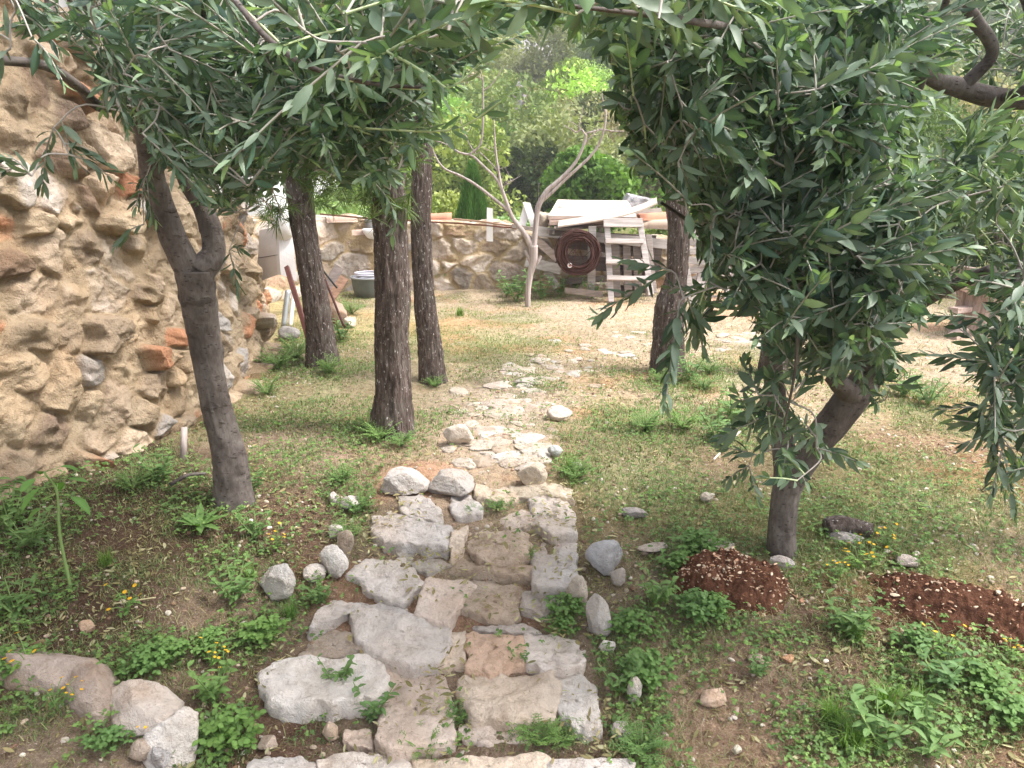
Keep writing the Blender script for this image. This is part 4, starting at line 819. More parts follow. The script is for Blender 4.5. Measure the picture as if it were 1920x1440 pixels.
def pine(pix, wpx, label, seed, top=4.8, tufts=130, low=None, extra=None):
    g = G(*pix[0]); Y = g[1] + wpx[0] * .5 * pxm(g[1]); m = np.dot(g - np.array([0, 0, CAMZ]), [0, cos(PITCH), -sin(PITCH)]) / FPX
    pts = [P(a, b, Y + (c[0] if c else 0)) for a, b, *c in pix]; pts[0][2] -= .06; o = np.array([pts[0][0], pts[0][1], float(ground_h(pts[0][0], pts[0][1]))])
    dv = unit(pts[-1] - pts[-2]); last = pts[-1]
    k = 1
    while last[2] < top: last = last + unit(dv * .6 + np.array([.1 * sin(seed + k), .1 * cos(seed * 2 + k), 1])) * .7; pts.append(last); k += 1
    L = len(pts); rr = [w_ * m / 2 for w_ in wpx]; rr += list(np.linspace(rr[-1], rr[-1] * .35, L - len(rr) + 1)[1:])
    root = thing('pine_tree', label, 'tree', o); V, F = trunk_tube(np.array(pts), rr, n=72, m=260, kind='pine', seed=seed, flare=.28); mb = MB(); mb.add(V - o, F)
    r = np.random.default_rng(seed); T = []
    if extra: mb.add(*(lambda v, f: (v - o, f))(*trunk_tube(np.array([P(a, b, Y) for a, b in extra[0]]), [x * m / 2 for x in extra[1]], n=40, m=50, kind='pine', seed=seed + 3)))
    sp = spline(pts, 60)
    for k in range(16):
        a = sp[r.integers(36, 60)]; ang = r.uniform(0, 2 * pi); l = r.uniform(.6, 1.5); e = a + np.array([cos(ang) * l, sin(ang) * l, r.uniform(-.1, .5)])
        if a[2] < 2.9: continue
        bp = spline([a, (a + e) / 2 + [0, 0, .12], e], 9); mb.add(*(lambda v, f: (v - o, f))(*tube(bp, np.linspace(.022, .006, 9), 7)))
        for _ in range(tufts // 14): T.append(bp[r.integers(3, 9)] + r.normal(size=3) * [.22, .22, .14] - o)
    if low:
        for (a, b, n_) in low:
            e = P(a, b, Y - .1); s0 = sp[np.argmin(np.linalg.norm(sp - (e + [0, 0, .25]), axis=1))]; bp = spline([s0, (s0 + e) / 2 + [0, 0, .05], e], 8); mb.add(*(lambda v, f: (v - o, f))(*tube(bp, np.linspace(.010, .003, 8), 6)))
            for _ in range(n_): T.append(bp[r.integers(2, 8)] + r.normal(size=3) * [.10, .10, .07] - o)
    mb.build('trunk', M_pbark, root); V, F, C = needles(T, seed + 1); mk('needles', V, F, M_herb, root, C)
pine([(606, 690), (600, 620), (588, 540), (572, 440), (560, 330), (556, 200)], [52, 46, 44, 42, 44, 42], 'rough dark pine trunk leaning left beside the grey metal sheet', 51, low=[(600, 330, 14), (530, 400, 10), (640, 380, 14), (640, 330, 10)])
pine([(733, 822), (738, 740), (734, 640), (736, 560), (734, 470), (730, 380), (732, 260), (738, 100)], [72, 60, 58, 60, 58, 54, 48, 44], 'thick dark brown furrowed pine trunk left of the path', 52, low=[(690, 380, 18), (700, 320, 14), (750, 420, 5)])
pine([(812, 720), (806, 650), (796, 560), (790, 460), (790, 370), (792, 270), (790, 100)], [44, 39, 34, 34, 34, 32, 28], 'thinner curved pine trunk just right of the thick furrowed one', 53, low=None)
pine([(1252, 704), (1252, 640), (1256, 580), (1268, 520), (1272, 440), (1270, 360), (1290, 260), (1310, 120)], [56, 50, 50, 36, 36, 38, 36, 32], 'lone pine trunk with a broken side stub right of the path', 54, extra=([(1252, 620), (1244, 585), (1240, 553)], [46, 32, 16]))
pine([(1452, 706), (1452, 640), (1460, 560), (1476, 440), (1480, 300), (1486, 100)], [46, 40, 38, 36, 34, 32], 'pine trunk mostly hidden behind the dense right olive', 55)

# ================================================================== BARE TREE
g = G(990, 574); Y = g[1]; root = thing('bare_tree', 'small leafless tree with pale spreading branches before the back wall', 'tree', g); mb = MB(); m = pxm(Y) * .70
def pal(pts, w): 
    pp = [P(a, b, Y + (c[0] if c else 0)) for a, b, *c in pts]; V, F = tube(spline(pp, 30), np.interp(np.linspace(0, 1, 30), np.linspace(0, 1, len(w)), w) * m / 2, 10, True, lambda i, a, p: .0025 * fbm(np.cos(a) * 2, np.sin(a) * 2, i * .5, 3, 3)); mb.add(V - g, F)
pal([(990, 578), (990, 545), (994, 515), (1000, 490), (1000, 460)], [15, 15, 16, 20, 24])
pal([(1000, 470), (985, 440), (962, 410), (950, 380), (940, 350), (933, 310), (928, 270), (926, 225)], [18, 14, 12, 10, 8, 6, 5, 3])
pal([(958, 398), (925, 372), (890, 345), (860, 328), (832, 315), (815, 290), (806, 262)], [9, 8, 7, 6, 5, 4, 2])
pal([(945, 365), (930, 335), (905, 310), (885, 292), (862, 286), (835, 270), (810, 262)], [8, 7, 6, 5, 5, 3, 2])
pal([(880, 290), (900, 272), (905, 240), (906, 190), (905, 150), (900, 130)], [5, 5, 5, 4, 3, 2])
pal([(906, 170), (920, 160), (935, 140), (944, 126)], [3, 3, 2, 1.5]); pal([(905, 150), (892, 140), (880, 140), (876, 160)], [3, 2, 2, 1]); pal([(892, 288), (880, 270), (868, 240), (862, 220)], [3, 3, 2, 1]); pal([(933, 320), (915, 300), (898, 284)], [4, 3, 2]); pal([(940, 345), (936, 330), (936, 310)], [5, 4, 2])
pal([(1000, 470), (1003, 440), (1006, 410), (1010, 385), (1024, 360), (1040, 345), (1062, 325), (1082, 300), (1095, 270), (1100, 250)], [18, 14, 13, 14, 13, 11, 9, 8, 7, 5])
pal([(1012, 380), (1030, 365), (1056, 340), (1080, 318), (1104, 296), (1122, 272), (1132, 245), (1136, 215), (1130, 190), (1128, 160)], [9, 9, 8, 8, 7, 6, 5, 5, 3, 2])
pal([(1098, 254), (1090, 243), (1080, 248), (1070, 240)], [5, 4, 4, 2]); pal([(1100, 250), (1115, 246), (1130, 243), (1150, 246), (1170, 246)], [5, 4, 4, 3, 2]); pal([(1086, 244), (1088, 225), (1094, 200)], [3, 2, 1]); pal([(1098, 268), (1112, 252), (1126, 240)], [4, 3, 3])
pal([(1000, 500), (990, 480), (984, 470)], [14, 10, 6]); pal([(996, 500), (1010, 488), (1014, 480)], [14, 9, 5])
rr_ = np.random.default_rng(5)
for k in range(40):
    v = mb.V[rr_.integers(1, len(mb.V))]; a = v[rr_.integers(len(v))]; e = a + rr_.normal(size=3) * [.10, .08, .08] + [0, 0, .05]; V, F = tube(spline([a, (a + e) / 2 + rr_.normal(size=3) * .015, e], 6), np.linspace(.0035, .001, 6), 4); mb.V.append(V); [mb.F.setdefault(f.shape[1], []).append(f + mb.n) for f in F]; mb.C.append(np.ones((len(V), 3))); mb.n += len(V)
mb.build('trunk', M_dead, root)
# ================================================================== BACKGROUND: HOUSE, CONIFER, WOODED HILLSIDE
M_plaster = plain_mat('white_render', (.80, .80, .80), .9, 0, .2, sc=3); M_roof = plain_mat('clay_roof', (.45, .2, .12), .85, 0, .4, sc=8); M_glass = plain_mat('window_glass', (.05, .06, .07), .15, 0, 0); M_frame = plain_mat('dark_frame', (.12, .10, .09), .5, 0, 0)
hz = -.3; hx, hy = -6.9, 14.0; root = thing('house', 'white rendered house glimpsed through the olive leaves beyond the left wall', 'house', (hx, hy, hz))
mb = MB(); mb.add(*box((0, 0, 2.6), (6.6, 5.0, 5.2), bev=.02)); mb.build('wall', M_plaster, root, False)
mb = MB()
for sg in (-1, 1): mb.add(*box((0, sg * 1.42, 5.75), (7.2, 3.1, .14), rotx(-sg * .38), .02))
mb.build('roof', M_roof, root, False)
for (x, z) in ((-1.6, 1.6), (1.4, 1.6), (-1.6, 4.0), (1.4, 4.0)):
    mb = MB()
    for (cx, cz, sx, sz) in ((x, z + .55, 1.0, .07), (x, z - .55, 1.0, .07), (x - .465, z, .07, 1.03), (x + .465, z, .07, 1.03), (x, z, .05, 1.03)): mb.add(*box((cx, -2.51, cz), (sx, .08, sz)))
    f = mb.build('window', M_frame, root, False); g_ = MB(); g_.add(*box((x, -2.503, z), (.86, .02, 1.0))); g_.build('pane', M_glass, f, False)
def leafcloud(pts, nrm, size, cols, r, elong=1.6):
    k = len(pts); a = unit(r.normal(size=(k, 3)) + nrm * .4); b = unit(np.cross(a, r.normal(size=(k, 3)))); n = np.cross(a, b); s = (size * r.uniform(.6, 1.3, k))[:, None]
    V = np.stack([pts - a * s * elong * .5, pts + b * s * .42 + n * s * .08, pts + a * s * elong * .5, pts - b * s * .42 + n * s * .08], 1).reshape(-1, 3)
    return V, np.arange(k * 4).reshape(-1, 4), np.repeat(cols, 4, 0)
def crown_pts(r, lobes, n):
    """points filling a set of lobes (centre, radii), denser to the outside, in clumps"""
    w_ = np.array([l[1][0] * l[1][1] * l[1][2] for l in lobes]) ** .66; c = r.choice(len(lobes), n, p=w_ / w_.sum()); d = unit(r.normal(size=(n, 3))); rr = r.uniform(.35, 1.0, n) ** .5
    C_ = np.array([l[0] for l in lobes])[c]; R_ = np.array([l[1] for l in lobes])[c]; p = C_ + d * R_ * rr[:, None]
    keep = fbm(p[:, 0] * 2.2, p[:, 1] * 2.2, p[:, 2] * 2.2, 2, 3) > -.18
    return p[keep], d[keep]
def bushy(name, label, loc, H, Wd, col, seed, n=3200, leaf=.10, cat='tree', col2=None, trunk=True, group=None, build=True, th=.35):
    r = np.random.default_rng(seed); lobes = [((0, 0, H * .62), (Wd * .36, Wd * .36, H * .34))]
    for k in range(10): a = r.uniform(0, 2 * pi); e = r.uniform(.15, .38) * Wd; z = H * r.uniform(th, .86); s = r.uniform(.14, .26) * Wd; lobes.append(((cos(a) * e, sin(a) * e, z), (s, s, s * .8)))
    p, d = crown_pts(r, lobes, n); c2 = np.array(col2 if col2 is not None else np.array(col) * 1.5); f = np.clip(.5 + .9 * fbm(p[:, 0] * 1.6 + seed, p[:, 1] * 1.6, p[:, 2] * 1.6, 3, seed) + r.normal(size=len(p)) * .15, 0, 1)[:, None]
    V, F, C = leafcloud(p, d, leaf, np.array(col) * (1 - f) + c2 * f, r)
    if not build: return V, F, C
    root = thing(name, label, cat, loc, group=group); mk('crown', V, F, M_far, root, C)
    mb = MB(); mb.add(*tube(spline([(0, 0, -.2), (.05 * Wd, 0, H * .3), (0, .03 * Wd, H * .7)], 12), np.linspace(.03 * H + .02, .01 * H, 12), 9))
    for k in range(6): l = lobes[k + 1][0]; mb.add(*tube(spline([(0.03 * Wd, 0, H * .25), (l[0] * .5, l[1] * .5, l[2] * .7), l], 8), np.linspace(.014 * H, .004 * H, 8), 6))
    mb.build('trunk', M_pbark, root); return root
def at(px, Y, dz=0): p = P(px, 300, Y); return (p[0], Y, float(ground_h(p[0], Y)) + dz)
# conifer
l = at(885, 13.2); root = thing('conifer', 'small pointed bright green conifer rising behind the back wall', 'tree', l); r = np.random.default_rng(8)
topz = P(888, 305, 13.2)[2] - l[2]; k = 26000; t = r.uniform(0, 1, k) ** .62; a = r.uniform(0, 2 * pi, k); rad0 = .46 * (t) ** .9 * (1 + .10 * np.sin(a * 7 + t * 5)); z = topz * (1 - t); z = np.maximum(z, .05)
p = np.stack([np.cos(a) * rad0, np.sin(a) * rad0, z], 1) + r.normal(size=(k, 3)) * .018; d = unit(np.stack([np.cos(a) * .35, np.sin(a) * .35, np.ones(k)], 1) + r.normal(size=(k, 3)) * .15)
s = unit(np.cross(d, r.normal(size=(k, 3)))) * .008; V = np.stack([p - s, p + s, p + d * .09], 1).reshape(-1, 3)
cg = np.array([(.085, .19, .05)]) * (1 + .5 * fbm(p[:, 0] * 9, p[:, 1] * 9, p[:, 2] * 2.5, 3, 2)[:, None]); mk('crown', V, np.arange(k * 3).reshape(-1, 3), M_far, root, np.repeat(cg, 3, 0)); mb = MB(); mb.add(*tube([(0, 0, -.1), (0, 0, topz * .8)], [.05, .02], 8)); mb.build('trunk', M_pbark, root)
# near greenery behind the wall and singled-out trees of the valley side
BT = [(838, 14.5, 1.9, 1.6, (.20, .27, .07), (.42, .46, .16), 'feathery yellow-green shrub left of the pointed conifer', 'shrub'), (960, 15.5, 1.5, 1.5, (.22, .34, .16), (.36, .50, .26), 'pale green shrub right of the pointed conifer', 'shrub'),
      (640, 13.5, 1.5, 2.2, (.18, .30, .10), (.34, .46, .2), 'bright green shrub glimpsed between the two left pine trunks', 'shrub'), (1120, 22, 2.7, 3.0, (.07, .15, .03), (.20, .36, .07), 'bright green bush behind the stacked boards', 'bush'), (1000, 30, 3.1, 3.4, (.04, .07, .03), (.15, .19, .06), 'dark evergreen oak with yellowish flecks behind the bare tree', 'tree'),
      (1062, 46, 5.6, 4.6, (.12, .20, .035), (.32, .42, .09), 'domed yellow-green tree on the valley side', 'tree'), (1125, 40, 4.4, 4.4, (.09, .13, .05), (.24, .27, .12), 'olive-grey bushy tree below the domed yellow-green one', 'tree'), (932, 36, 3.3, 2.6, (.07, .20, .03), (.22, .45, .06), 'fresh green rounded tree left of the dark oak', 'tree'),
      (862, 30, 3.2, 3.6, (.07, .12, .05), (.17, .22, .10), 'grey-green tree behind the yellow-green shrub', 'tree'), (945, 52, 4.6, 4.4, (.10, .16, .04), (.32, .38, .12), 'olive-yellow tree left of the grey cliff', 'tree'),
      (1740, 15.5, 3.6, 4.2, (.04, .08, .03), (.13, .2, .07), 'dense dark green shrub behind the tree stump', 'bush'), (1900, 13.8, 3.0, 3.4, (.06, .11, .04), (.2, .27, .09), 'green bush at the right edge behind the clearing', 'bush'), (1590, 14.2, 3.0, 3.6, (.06, .10, .04), (.22, .3, .08), 'mid-green bush behind the right olive', 'bush'), (1400, 15, 2.8, 3.4, (.10, .16, .05), (.35, .42, .12), 'yellowish-green bush behind the broken pallets', 'bush')]
for k, (px, Y, H, Wd, c1, c2, lb, ct) in enumerate(BT): bushy('tree' if ct == 'tree' else ct, lb, at(px, Y), H, Wd, c1, 400 + k, n=12000, leaf=(.13 if Y > 18 else .07), col2=c2, cat=ct, th=.15 if ct != 'tree' else .28)
# the rest of the wood on the far slope is one mass
VV = []; FF = []; CC = []; n = 0; r = np.random.default_rng(99)
prot = [bushy('', '', None, 1, 1, c1, 500 + i, n=3400, leaf=.034, col2=c2, build=False, th=.12) for i, (c1, c2) in enumerate([((.08, .13, .045), (.24, .29, .11)), ((.12, .18, .05), (.36, .42, .15)), ((.15, .18, .085), (.33, .34, .20)), ((.12, .22, .05), (.32, .48, .12)), ((.06, .10, .045), (.19, .24, .10)), ((.22, .23, .13), (.44, .42, .27))])]
cnt = 0
while cnt < 440:
    Y = 27 + 95 * r.uniform() ** 1.0; x = r.uniform(-1, 1) * (0.75 * Y + 3) + 0
    if abs(x - 1.0 * (Y - 21) * .06) < 1.4 and Y < 34 and False: continue
    s = r.uniform(2.6, 5.0) * (1 + Y * .004); V, F, C = prot[r.integers(6)]; zz = float(ground_h(x, Y)) - .05 * s
    VV.append(V @ rotz(r.uniform(0, 6)).T * [s, s, s * r.uniform(.8, 1.15)] + [x, Y, zz]); FF.append(F + n); CC.append(C * r.uniform(.9, 1.7) * np.array([r.uniform(.85, 1.2), 1, r.uniform(.8, 1.1)])); n += len(V); cnt += 1
tag(mk('woodland', np.concatenate(VV), np.concatenate(FF), M_far, col=np.concatenate(CC)), 'mixed green wood covering the far valley side', 'woodland', kind='stuff')
# grey cliffs on the slope
for (px, py, Y, sx, sz, lb) in ((975, 228, 44, .8, 2.1, 'tall grey rock face between the trees on the valley side'), (1190, 388, 16, .42, .40, 'grey rock outcrop behind the stacked boards'), (1000, 115, 70, 2.5, 2.4, 'small pale crag high on the valley side')):
    p = P(px, py, Y); V, F = rock_mesh((sx, sx * .8, sz), int(px), 4, 16, .10); g = float(ground_h(p[0], Y)); zc = min(p[2], g + sz)
    nz = fbm(V[:, 0] * 3, V[:, 1] * 3, V[:, 2] * 1.5, 4, 4)[:, None]; tag(mk('rock_face', V, F, M_stone, col=np.clip(np.array([(.36, .35, .38)]) * (1 + .5 * nz), .05, .8), loc=(p[0], Y, p[2])), lb, 'rock')

# ================================================================== JUNK AGAINST THE BACK WALL
M_rust = plain_mat('rusty_wire', (.11, .05, .042), .8, .2, .6, (.45, .4, .4), 40); M_rustpole = plain_mat('rusty_red_steel', (.13, .05, .042), .65, .1, .5, (.55, .45, .4), 14)
M_sheet = plain_mat('dull_grey_sheet', (.74, .71, .72), .55, .1, .25, sc=5); M_terra = plain_mat('terracotta', (.55, .26, .17), .85, 0, .35, sc=16); M_metal = plain_mat('galvanised', (.34, .36, .37), .5, .5, .4, sc=10)
M_white = plain_mat('white_paint', (.82, .80, .79), .6, 0, .15, sc=9); M_black = plain_mat('black_rubber', (.02, .02, .02), .7, 0, 0)
GREYW = (1, 1, 1)
def board(name, a, b, w_, th, mat, label, cat='board', up=(0, 0, 1), group=None, col=GREYW, bend=0.0, parent=None, seed=0, o=None):
    a = np.asarray(a, float); b = np.asarray(b, float); V, F = plank(a, b, w_, th, up, seed=seed, bend=bend, warp=.006); c = (a + b) / 2 if o is None else np.asarray(o)
    ob = mk(name, V - c, F, mat, parent, np.array(col, float), False, loc=c if parent is None else (0, 0, 0))
    return tag(ob, label, cat, group) if parent is None else ob
YW = 9.62; m10 = pxm(9.9)
# beams and trestle carrying the stack
board('beam', P(1008, 434, 9.55), P(1290, 462, 9.45), .115, .06, M_grey_wood, 'long grey beam lying level under the stacked boards', 'beam', up=(0, -1, .15), seed=1)
board('beam', P(986, 490, 9.5), P(1052, 506, 9.4), .12, .03, M_grey_wood, 'short grey-pink board behind the bare tree trunk', 'board', up=(0, -1, .1), seed=2)
board('board', P(1002, 446, 9.58), P(1046, 486, 9.5), .10, .03, M_grey_wood, 'slanting weathered board left of the rusty wire coil', 'board', up=(0, -1, .1), col=(1.05, .92, .84), seed=3)
board('post', P(1022, 500, 9.5), P(1044, 540, 9.42), .085, .04, M_grey_wood, 'short sloping grey leg left of the rusty wire coil', 'post', up=(0, -1, .1), seed=4)
board('post', P(1110, 424, 9.36), P(1108, 556, 9.3), .09, .05, M_grey_wood, 'upright grey post behind the rusty wire coil', 'post', up=(0, -1, 0), seed=5)
# pallet leaning behind the ladder, its wood tinted darker to paint in shade
gp = G(1172, 556); root = thing('pallet', 'weathered wooden pallet standing behind the ladder', 'pallet', (gp[0], 9.5, gp[2])); o = np.array([gp[0], 9.5, gp[2]])
for i, px in enumerate((1154, 1175, 1194, 1215)): board('slat', P(px, 452, 9.5), P(px + 3, 556, 9.45), .095, .022, M_grey_wood, '', up=(0, -1, 0), parent=root, col=(.55, .52, .5), seed=10 + i, o=o)
for i, py in enumerate((470, 512, 540)): board('rail', P(1142, py, 9.54), P(1226, py + 3, 9.54), .09, .04, M_grey_wood, '', up=(0, -1, 0), parent=root, col=(.45, .42, .4), seed=20 + i, o=o)
# stack of boards on top
b_ = 'boards stacked on the back wall'
def flatboard(name, quad, Yf, depth, th, mat, label, tilt=0.0, col=GREYW, seed=0, cat='board'):
    pass
zt = P(1100, 410, 9.75)[2]
def sheet(name, corners, th, mat, label, cat='board', col=GREYW, n=10, wob=.006, group=None, seed=0):
    """board given by 4 world corners, thickness downward along the normal"""
    c = np.array(corners, float); u = np.linspace(0, 1, n); A, B = np.meshgrid(u, u); g = (c[0][None, None] * ((1 - A) * (1 - B))[..., None] + c[1] * (A * (1 - B))[..., None] + c[2] * (A * B)[..., None] + c[3] * ((1 - A) * B)[..., None]).reshape(-1, 3)
    nrm = unit(np.cross(c[1] - c[0], c[3] - c[0])); nrm = nrm if nrm[2] > 0 or abs(nrm[2]) < .2 else -nrm
    g = g + nrm * (wob * fbm(A.ravel() * 2.5 + seed, B.ravel() * 2.5, oct=2, seed=seed))[:, None]; V = np.concatenate([g, g - nrm * th]); i = np.arange(n - 1)[:, None] * n; j = np.arange(n - 1)[None]; f = np.stack([i + j, i + j + 1, i + n + j + 1, i + n + j], -1).reshape(-1, 4)
    N2 = n * n; bd = [k for k in range(n)] + [k * n + n - 1 for k in range(1, n)] + [N2 - 1 - k for k in range(1, n)] + [(n - 1 - k) * n for k in range(1, n - 1)]
    S_ = np.array([[a, b, b + N2, a + N2] for a, b in zip(bd, bd[1:] + bd[:1])]); ct = c.mean(0)
    return tag(mk(name, V - ct, np.concatenate([f, f[:, ::-1] + N2, S_]), mat, None, np.array(col, float), False, loc=ct), label, cat, group)
sheet('board', [P(1028, 404, 9.5), P(1196, 408, 9.5), P(1176, 376, 10.1), P(1046, 374, 10.1)], .05, M_pale_wood, 'broad bleached pinkish board topping the stack on the back wall', seed=1)
sheet('board', [P(1030, 415, 9.46), P(1160, 413, 9.46), P(1160, 404, 9.95), P(1030, 405, 9.95)], .05, M_pale_wood, 'thick pinkish board under the broad bleached one', col=(.92, .80, .76), seed=2)
tb_ = MB(); cv = [P(1046, 424, 9.32), P(1100, 416, 9.32), P(1160, 405, 9.34), P(1200, 394, 9.36), P(1232, 380, 9.38)]; sp = spline(cv, 24)
pr = np.array([(0, 0, 0), (.02, .16, .055), (.02, .16, .037), (0, 0, -.018)]); V = np.concatenate([sp[i] + pr * [1, 1, 1] for i in range(24)]); F = [[i * 4 + j, i * 4 + (j + 1) % 4, i * 4 + 4 + (j + 1) % 4, i * 4 + 4 + j] for i in range(23) for j in range(4)] + [[0, 1, 2, 3], [92, 93, 94, 95]]
tag(mk('board', V - sp[12], F, M_pale_wood, None, np.array((.95, .93, .88)), False, loc=sp[12]), 'long warped pale board curling up at its right end across the stack', 'board')
board('board', P(1040, 428, 9.45), P(1190, 420, 9.45), .1, .025, M_grey_wood, 'thin dark-edged board beneath the warped one', up=(0, -.3, 1), col=(.6, .55, .52), seed=31)
rock(1016, 432, 38, 34, (.50, .44, .38), 77, 'knobbly tan stone block at the left end of the board stack', .8)
ob = [x for x in bpy.data.objects if x.get('label') == 'knobbly tan stone block at the left end of the board stack'][0]; me_ = ob.data; k_ = 19 * m10 / max(abs(v.co.x) for v in me_.vertices); me_.transform(mathutils.Matrix.Scale(k_, 4)); ob.location = tuple(P(1018, 430, 9.75)); ob.name = 'stone_block'; ob['group'] = 'loose stones on the back wall'
# ladder with flat treads
root = thing('step_ladder', 'whitish wooden step ladder with flat treads leaning on the board stack', 'ladder', P(1180, 552, 9.1)); o = P(1180, 552, 9.1)
for (a, b, sd_) in (((1138, 414), (1146, 566), 40), ((1199, 414), (1221, 552), 41)):
    A_ = P(*a, 9.32); B_ = P(*b, 9.02); board('rail', A_, B_, .068, .03, M_grey_wood, '', up=(0, -1, 0), parent=root, col=(1.12, 1.12, 1.15), seed=sd_, o=o)
for i, (x0, x1, y_) in enumerate(((1132, 1204, 425), (1134, 1206, 453), (1136, 1210, 491), (1138, 1215, 522))):
    Yt = 9.32 - .3 * (y_ - 414) / 140 - .03; z_th = .03 if i else .09
    A_ = P(x0, y_ if i else 417, Yt); B_ = P(x1, y_ if i else 417, Yt); board('tread', A_, B_, .09 if i else .035, .052 if i else .10, M_grey_wood, '', up=(0, .25, 1), parent=root, col=(1.2, 1.2, 1.22), seed=50 + i, o=o)
# coil of rusty wire
c = P(1084, 474, 9.2); root = thing('wire_coil', 'large coil of rusty brown wire hanging against the board stack', 'wire coil', c); r = np.random.default_rng(3); mb = MB(); R0 = 31 * m10
for k in range(64):
    a = np.linspace(0, 2 * pi, 60); R_ = R0 * r.uniform(.66, 1.2) * (1 + .02 * np.sin(a * 2 + r.uniform(0, 6))); cx, cz = r.normal(size=2) * R0 * .05; yo = r.normal() * .035
    mb.add(*tube(np.stack([cx + np.cos(a) * R_ * .98, yo + .02 * np.sin(a * 3 + k) - .01, cz + np.sin(a) * R_ * 1.02], 1), .0048, 5, False))
for k in range(7): a0, a1 = r.uniform(0, 6, 2); mb.add(*tube(spline([(cos(a0) * R0 * .85, .02, sin(a0) * R0 * .85), (r.normal() * .06, .0, r.normal() * .06 - .04), (cos(a1) * R0 * .85, -.02, sin(a1) * R0 * .85)], 12), .0035, 5, False))
mb.build('wire', M_rust, root); mb = MB(); mb.add(*tube([(-.10, -.05, -.14), (-.10, -.075, -.14)], [.028, .028], 20)); tg = mb.build('tag', M_white, root, False); mb = MB(); mb.add(*tube([(-.10, -.0752, -.14), (-.10, -.078, -.14)], [.012, .012], 16)); mb.build('mark', plain_mat('red_mark', (.5, .12, .1), .6, 0, 0), tg, False)
# upright white plank on the wall, A-shaped white boards, rods along the coping
sheet('board', [P(912, 452, 9.72), P(924, 453, 9.72), P(924, 391, 9.74), P(913, 389, 9.74)], .03, M_white, 'short upright white plank standing on the back wall', wob=.002)
sheet('board', [P(972, 420, 9.84), P(986, 424, 9.84), P(996, 384, 9.88), P(984, 378, 9.88)], .03, M_white, 'left whitish board of the pair propped like a tent on the wall', wob=.002, col=(.86, .86, .9))
sheet('board', [P(996, 426, 9.80), P(1010, 426, 9.80), P(994, 380, 9.86), P(980, 379, 9.86)], .03, M_white, 'right whitish board of the pair propped like a tent on the wall', wob=.002, col=(.8, .8, .85))
for k, (a, b, w_, c_, lb) in enumerate((((700, 408), (1010, 430), .022, (.7, .45, .4), 'long rust-brown batten lying along the top of the back wall'), ((850, 410), (1004, 428), .03, (1.1, 1.0, .9), 'grey-brown batten lying beside the rust-brown one on the wall'), ((600, 402), (720, 412), .02, (.6, .5, .45), 'thin dark stick lying on the left end of the back wall'))):
    board('batten', P(*a, 9.78 - .05 * k), P(*b, 9.72 - .05 * k), w_, .02, M_brown_wood, lb, 'batten', col=c_, seed=60 + k)
# roof tiles and odds and ends on the wall
def tile(loc, rz, sc, label, rx=0.0, L=.42, R=.085, mat=None, name='roof_tile'):
    a = np.linspace(0, pi, 14); V = []; xs = np.linspace(-L / 2, L / 2, 6)
    for rr_ in (1.0, .84):
        for x in xs: k = R * (1 + .22 * x / L) * rr_; V += [(x, cos(t) * k, sin(t) * k) for t in a]
    n1 = 14; F = []
    for s_ in (0, 6 * n1):
        for i in range(5):
            for j in range(n1 - 1): F.append([s_ + i * n1 + j, s_ + i * n1 + j + 1, s_ + (i + 1) * n1 + j + 1, s_ + (i + 1) * n1 + j])
    for i in range(5):
        for j in (0, n1 - 1): F.append([i * n1 + j, (i + 1) * n1 + j, 6 * n1 + (i + 1) * n1 + j, 6 * n1 + i * n1 + j])
    for i in (0, 5):
        for j in range(n1 - 1): F.append([i * n1 + j, i * n1 + j + 1, 6 * n1 + i * n1 + j + 1, 6 * n1 + i * n1 + j])
    V = np.array(V) * sc @ rotx(rx).T @ rotz(rz).T; return tag(mk(name, V, F, mat or M_terra, None, None, True, loc=loc), label, 'roof tile', 'clay roof tiles on the back wall')
tile(P(1226, 412, 9.6), .25, 1.0, 'orange clay roof tile at the right end of the board stack'); tile(P(1236, 424, 9.5), -.3, .9, 'buff clay roof tile leaning under the orange one', rx=.4, mat=plain_mat('buff_clay', (.52, .40, .32), .85, 0, .3))
tile(P(686, 440, 9.72), .2, .8, 'dusty clay roof tile near the white bowl', mat=plain_mat('dusty_clay', (.44, .32, .26), .85, 0, .3)); tile(P(640, 416, 9.8), .4, .9, 'pinkish clay roof tile at the left end of the back wall', mat=plain_mat('pink_clay', (.44, .32, .26), .85, 0, .3))
tile(P(822, 410, 9.85), .05, .8, 'flat clay roof tile between the pine trunks', rx=.2)
# white bowl
def lathe(prof, n=28):
    V = []; m_ = len(prof)
    for r_, z_ in prof: V += [(cos(a) * r_, sin(a) * r_, z_) for a in np.linspace(0, 2 * pi, n, endpoint=False)]
    F = [[i * n + j, i * n + (j + 1) % n, (i + 1) * n + (j + 1) % n, (i + 1) * n + j] for i in range(m_ - 1) for j in range(n)]
    F.append(list(range(n))[::-1]); F.append([(m_ - 1) * n + j for j in range(n)]); return np.array(V), F
mb = MB(); mb.add(*lathe([(.05, 0), (.09, .02), (.13, .08), (.145, .12), (.135, .12), (.12, .08), (.08, .03), (.01, .02)])); tag(mb.build('bowl', M_white, loc=P(702, 448, 9.66)), 'white bowl resting on the back wall left of the thick pine trunk', 'bowl')
mb = MB(); mb.add(*lathe([(.09, 0), (.10, .02), (.10, .13), (.105, .14), (.09, .14), (.085, .03), (.01, .02)])); tag(mb.build('tin_pot', M_metal, loc=P(700, 432, 9.9)), 'bluish tin pot on the wall behind the white bowl', 'pot')
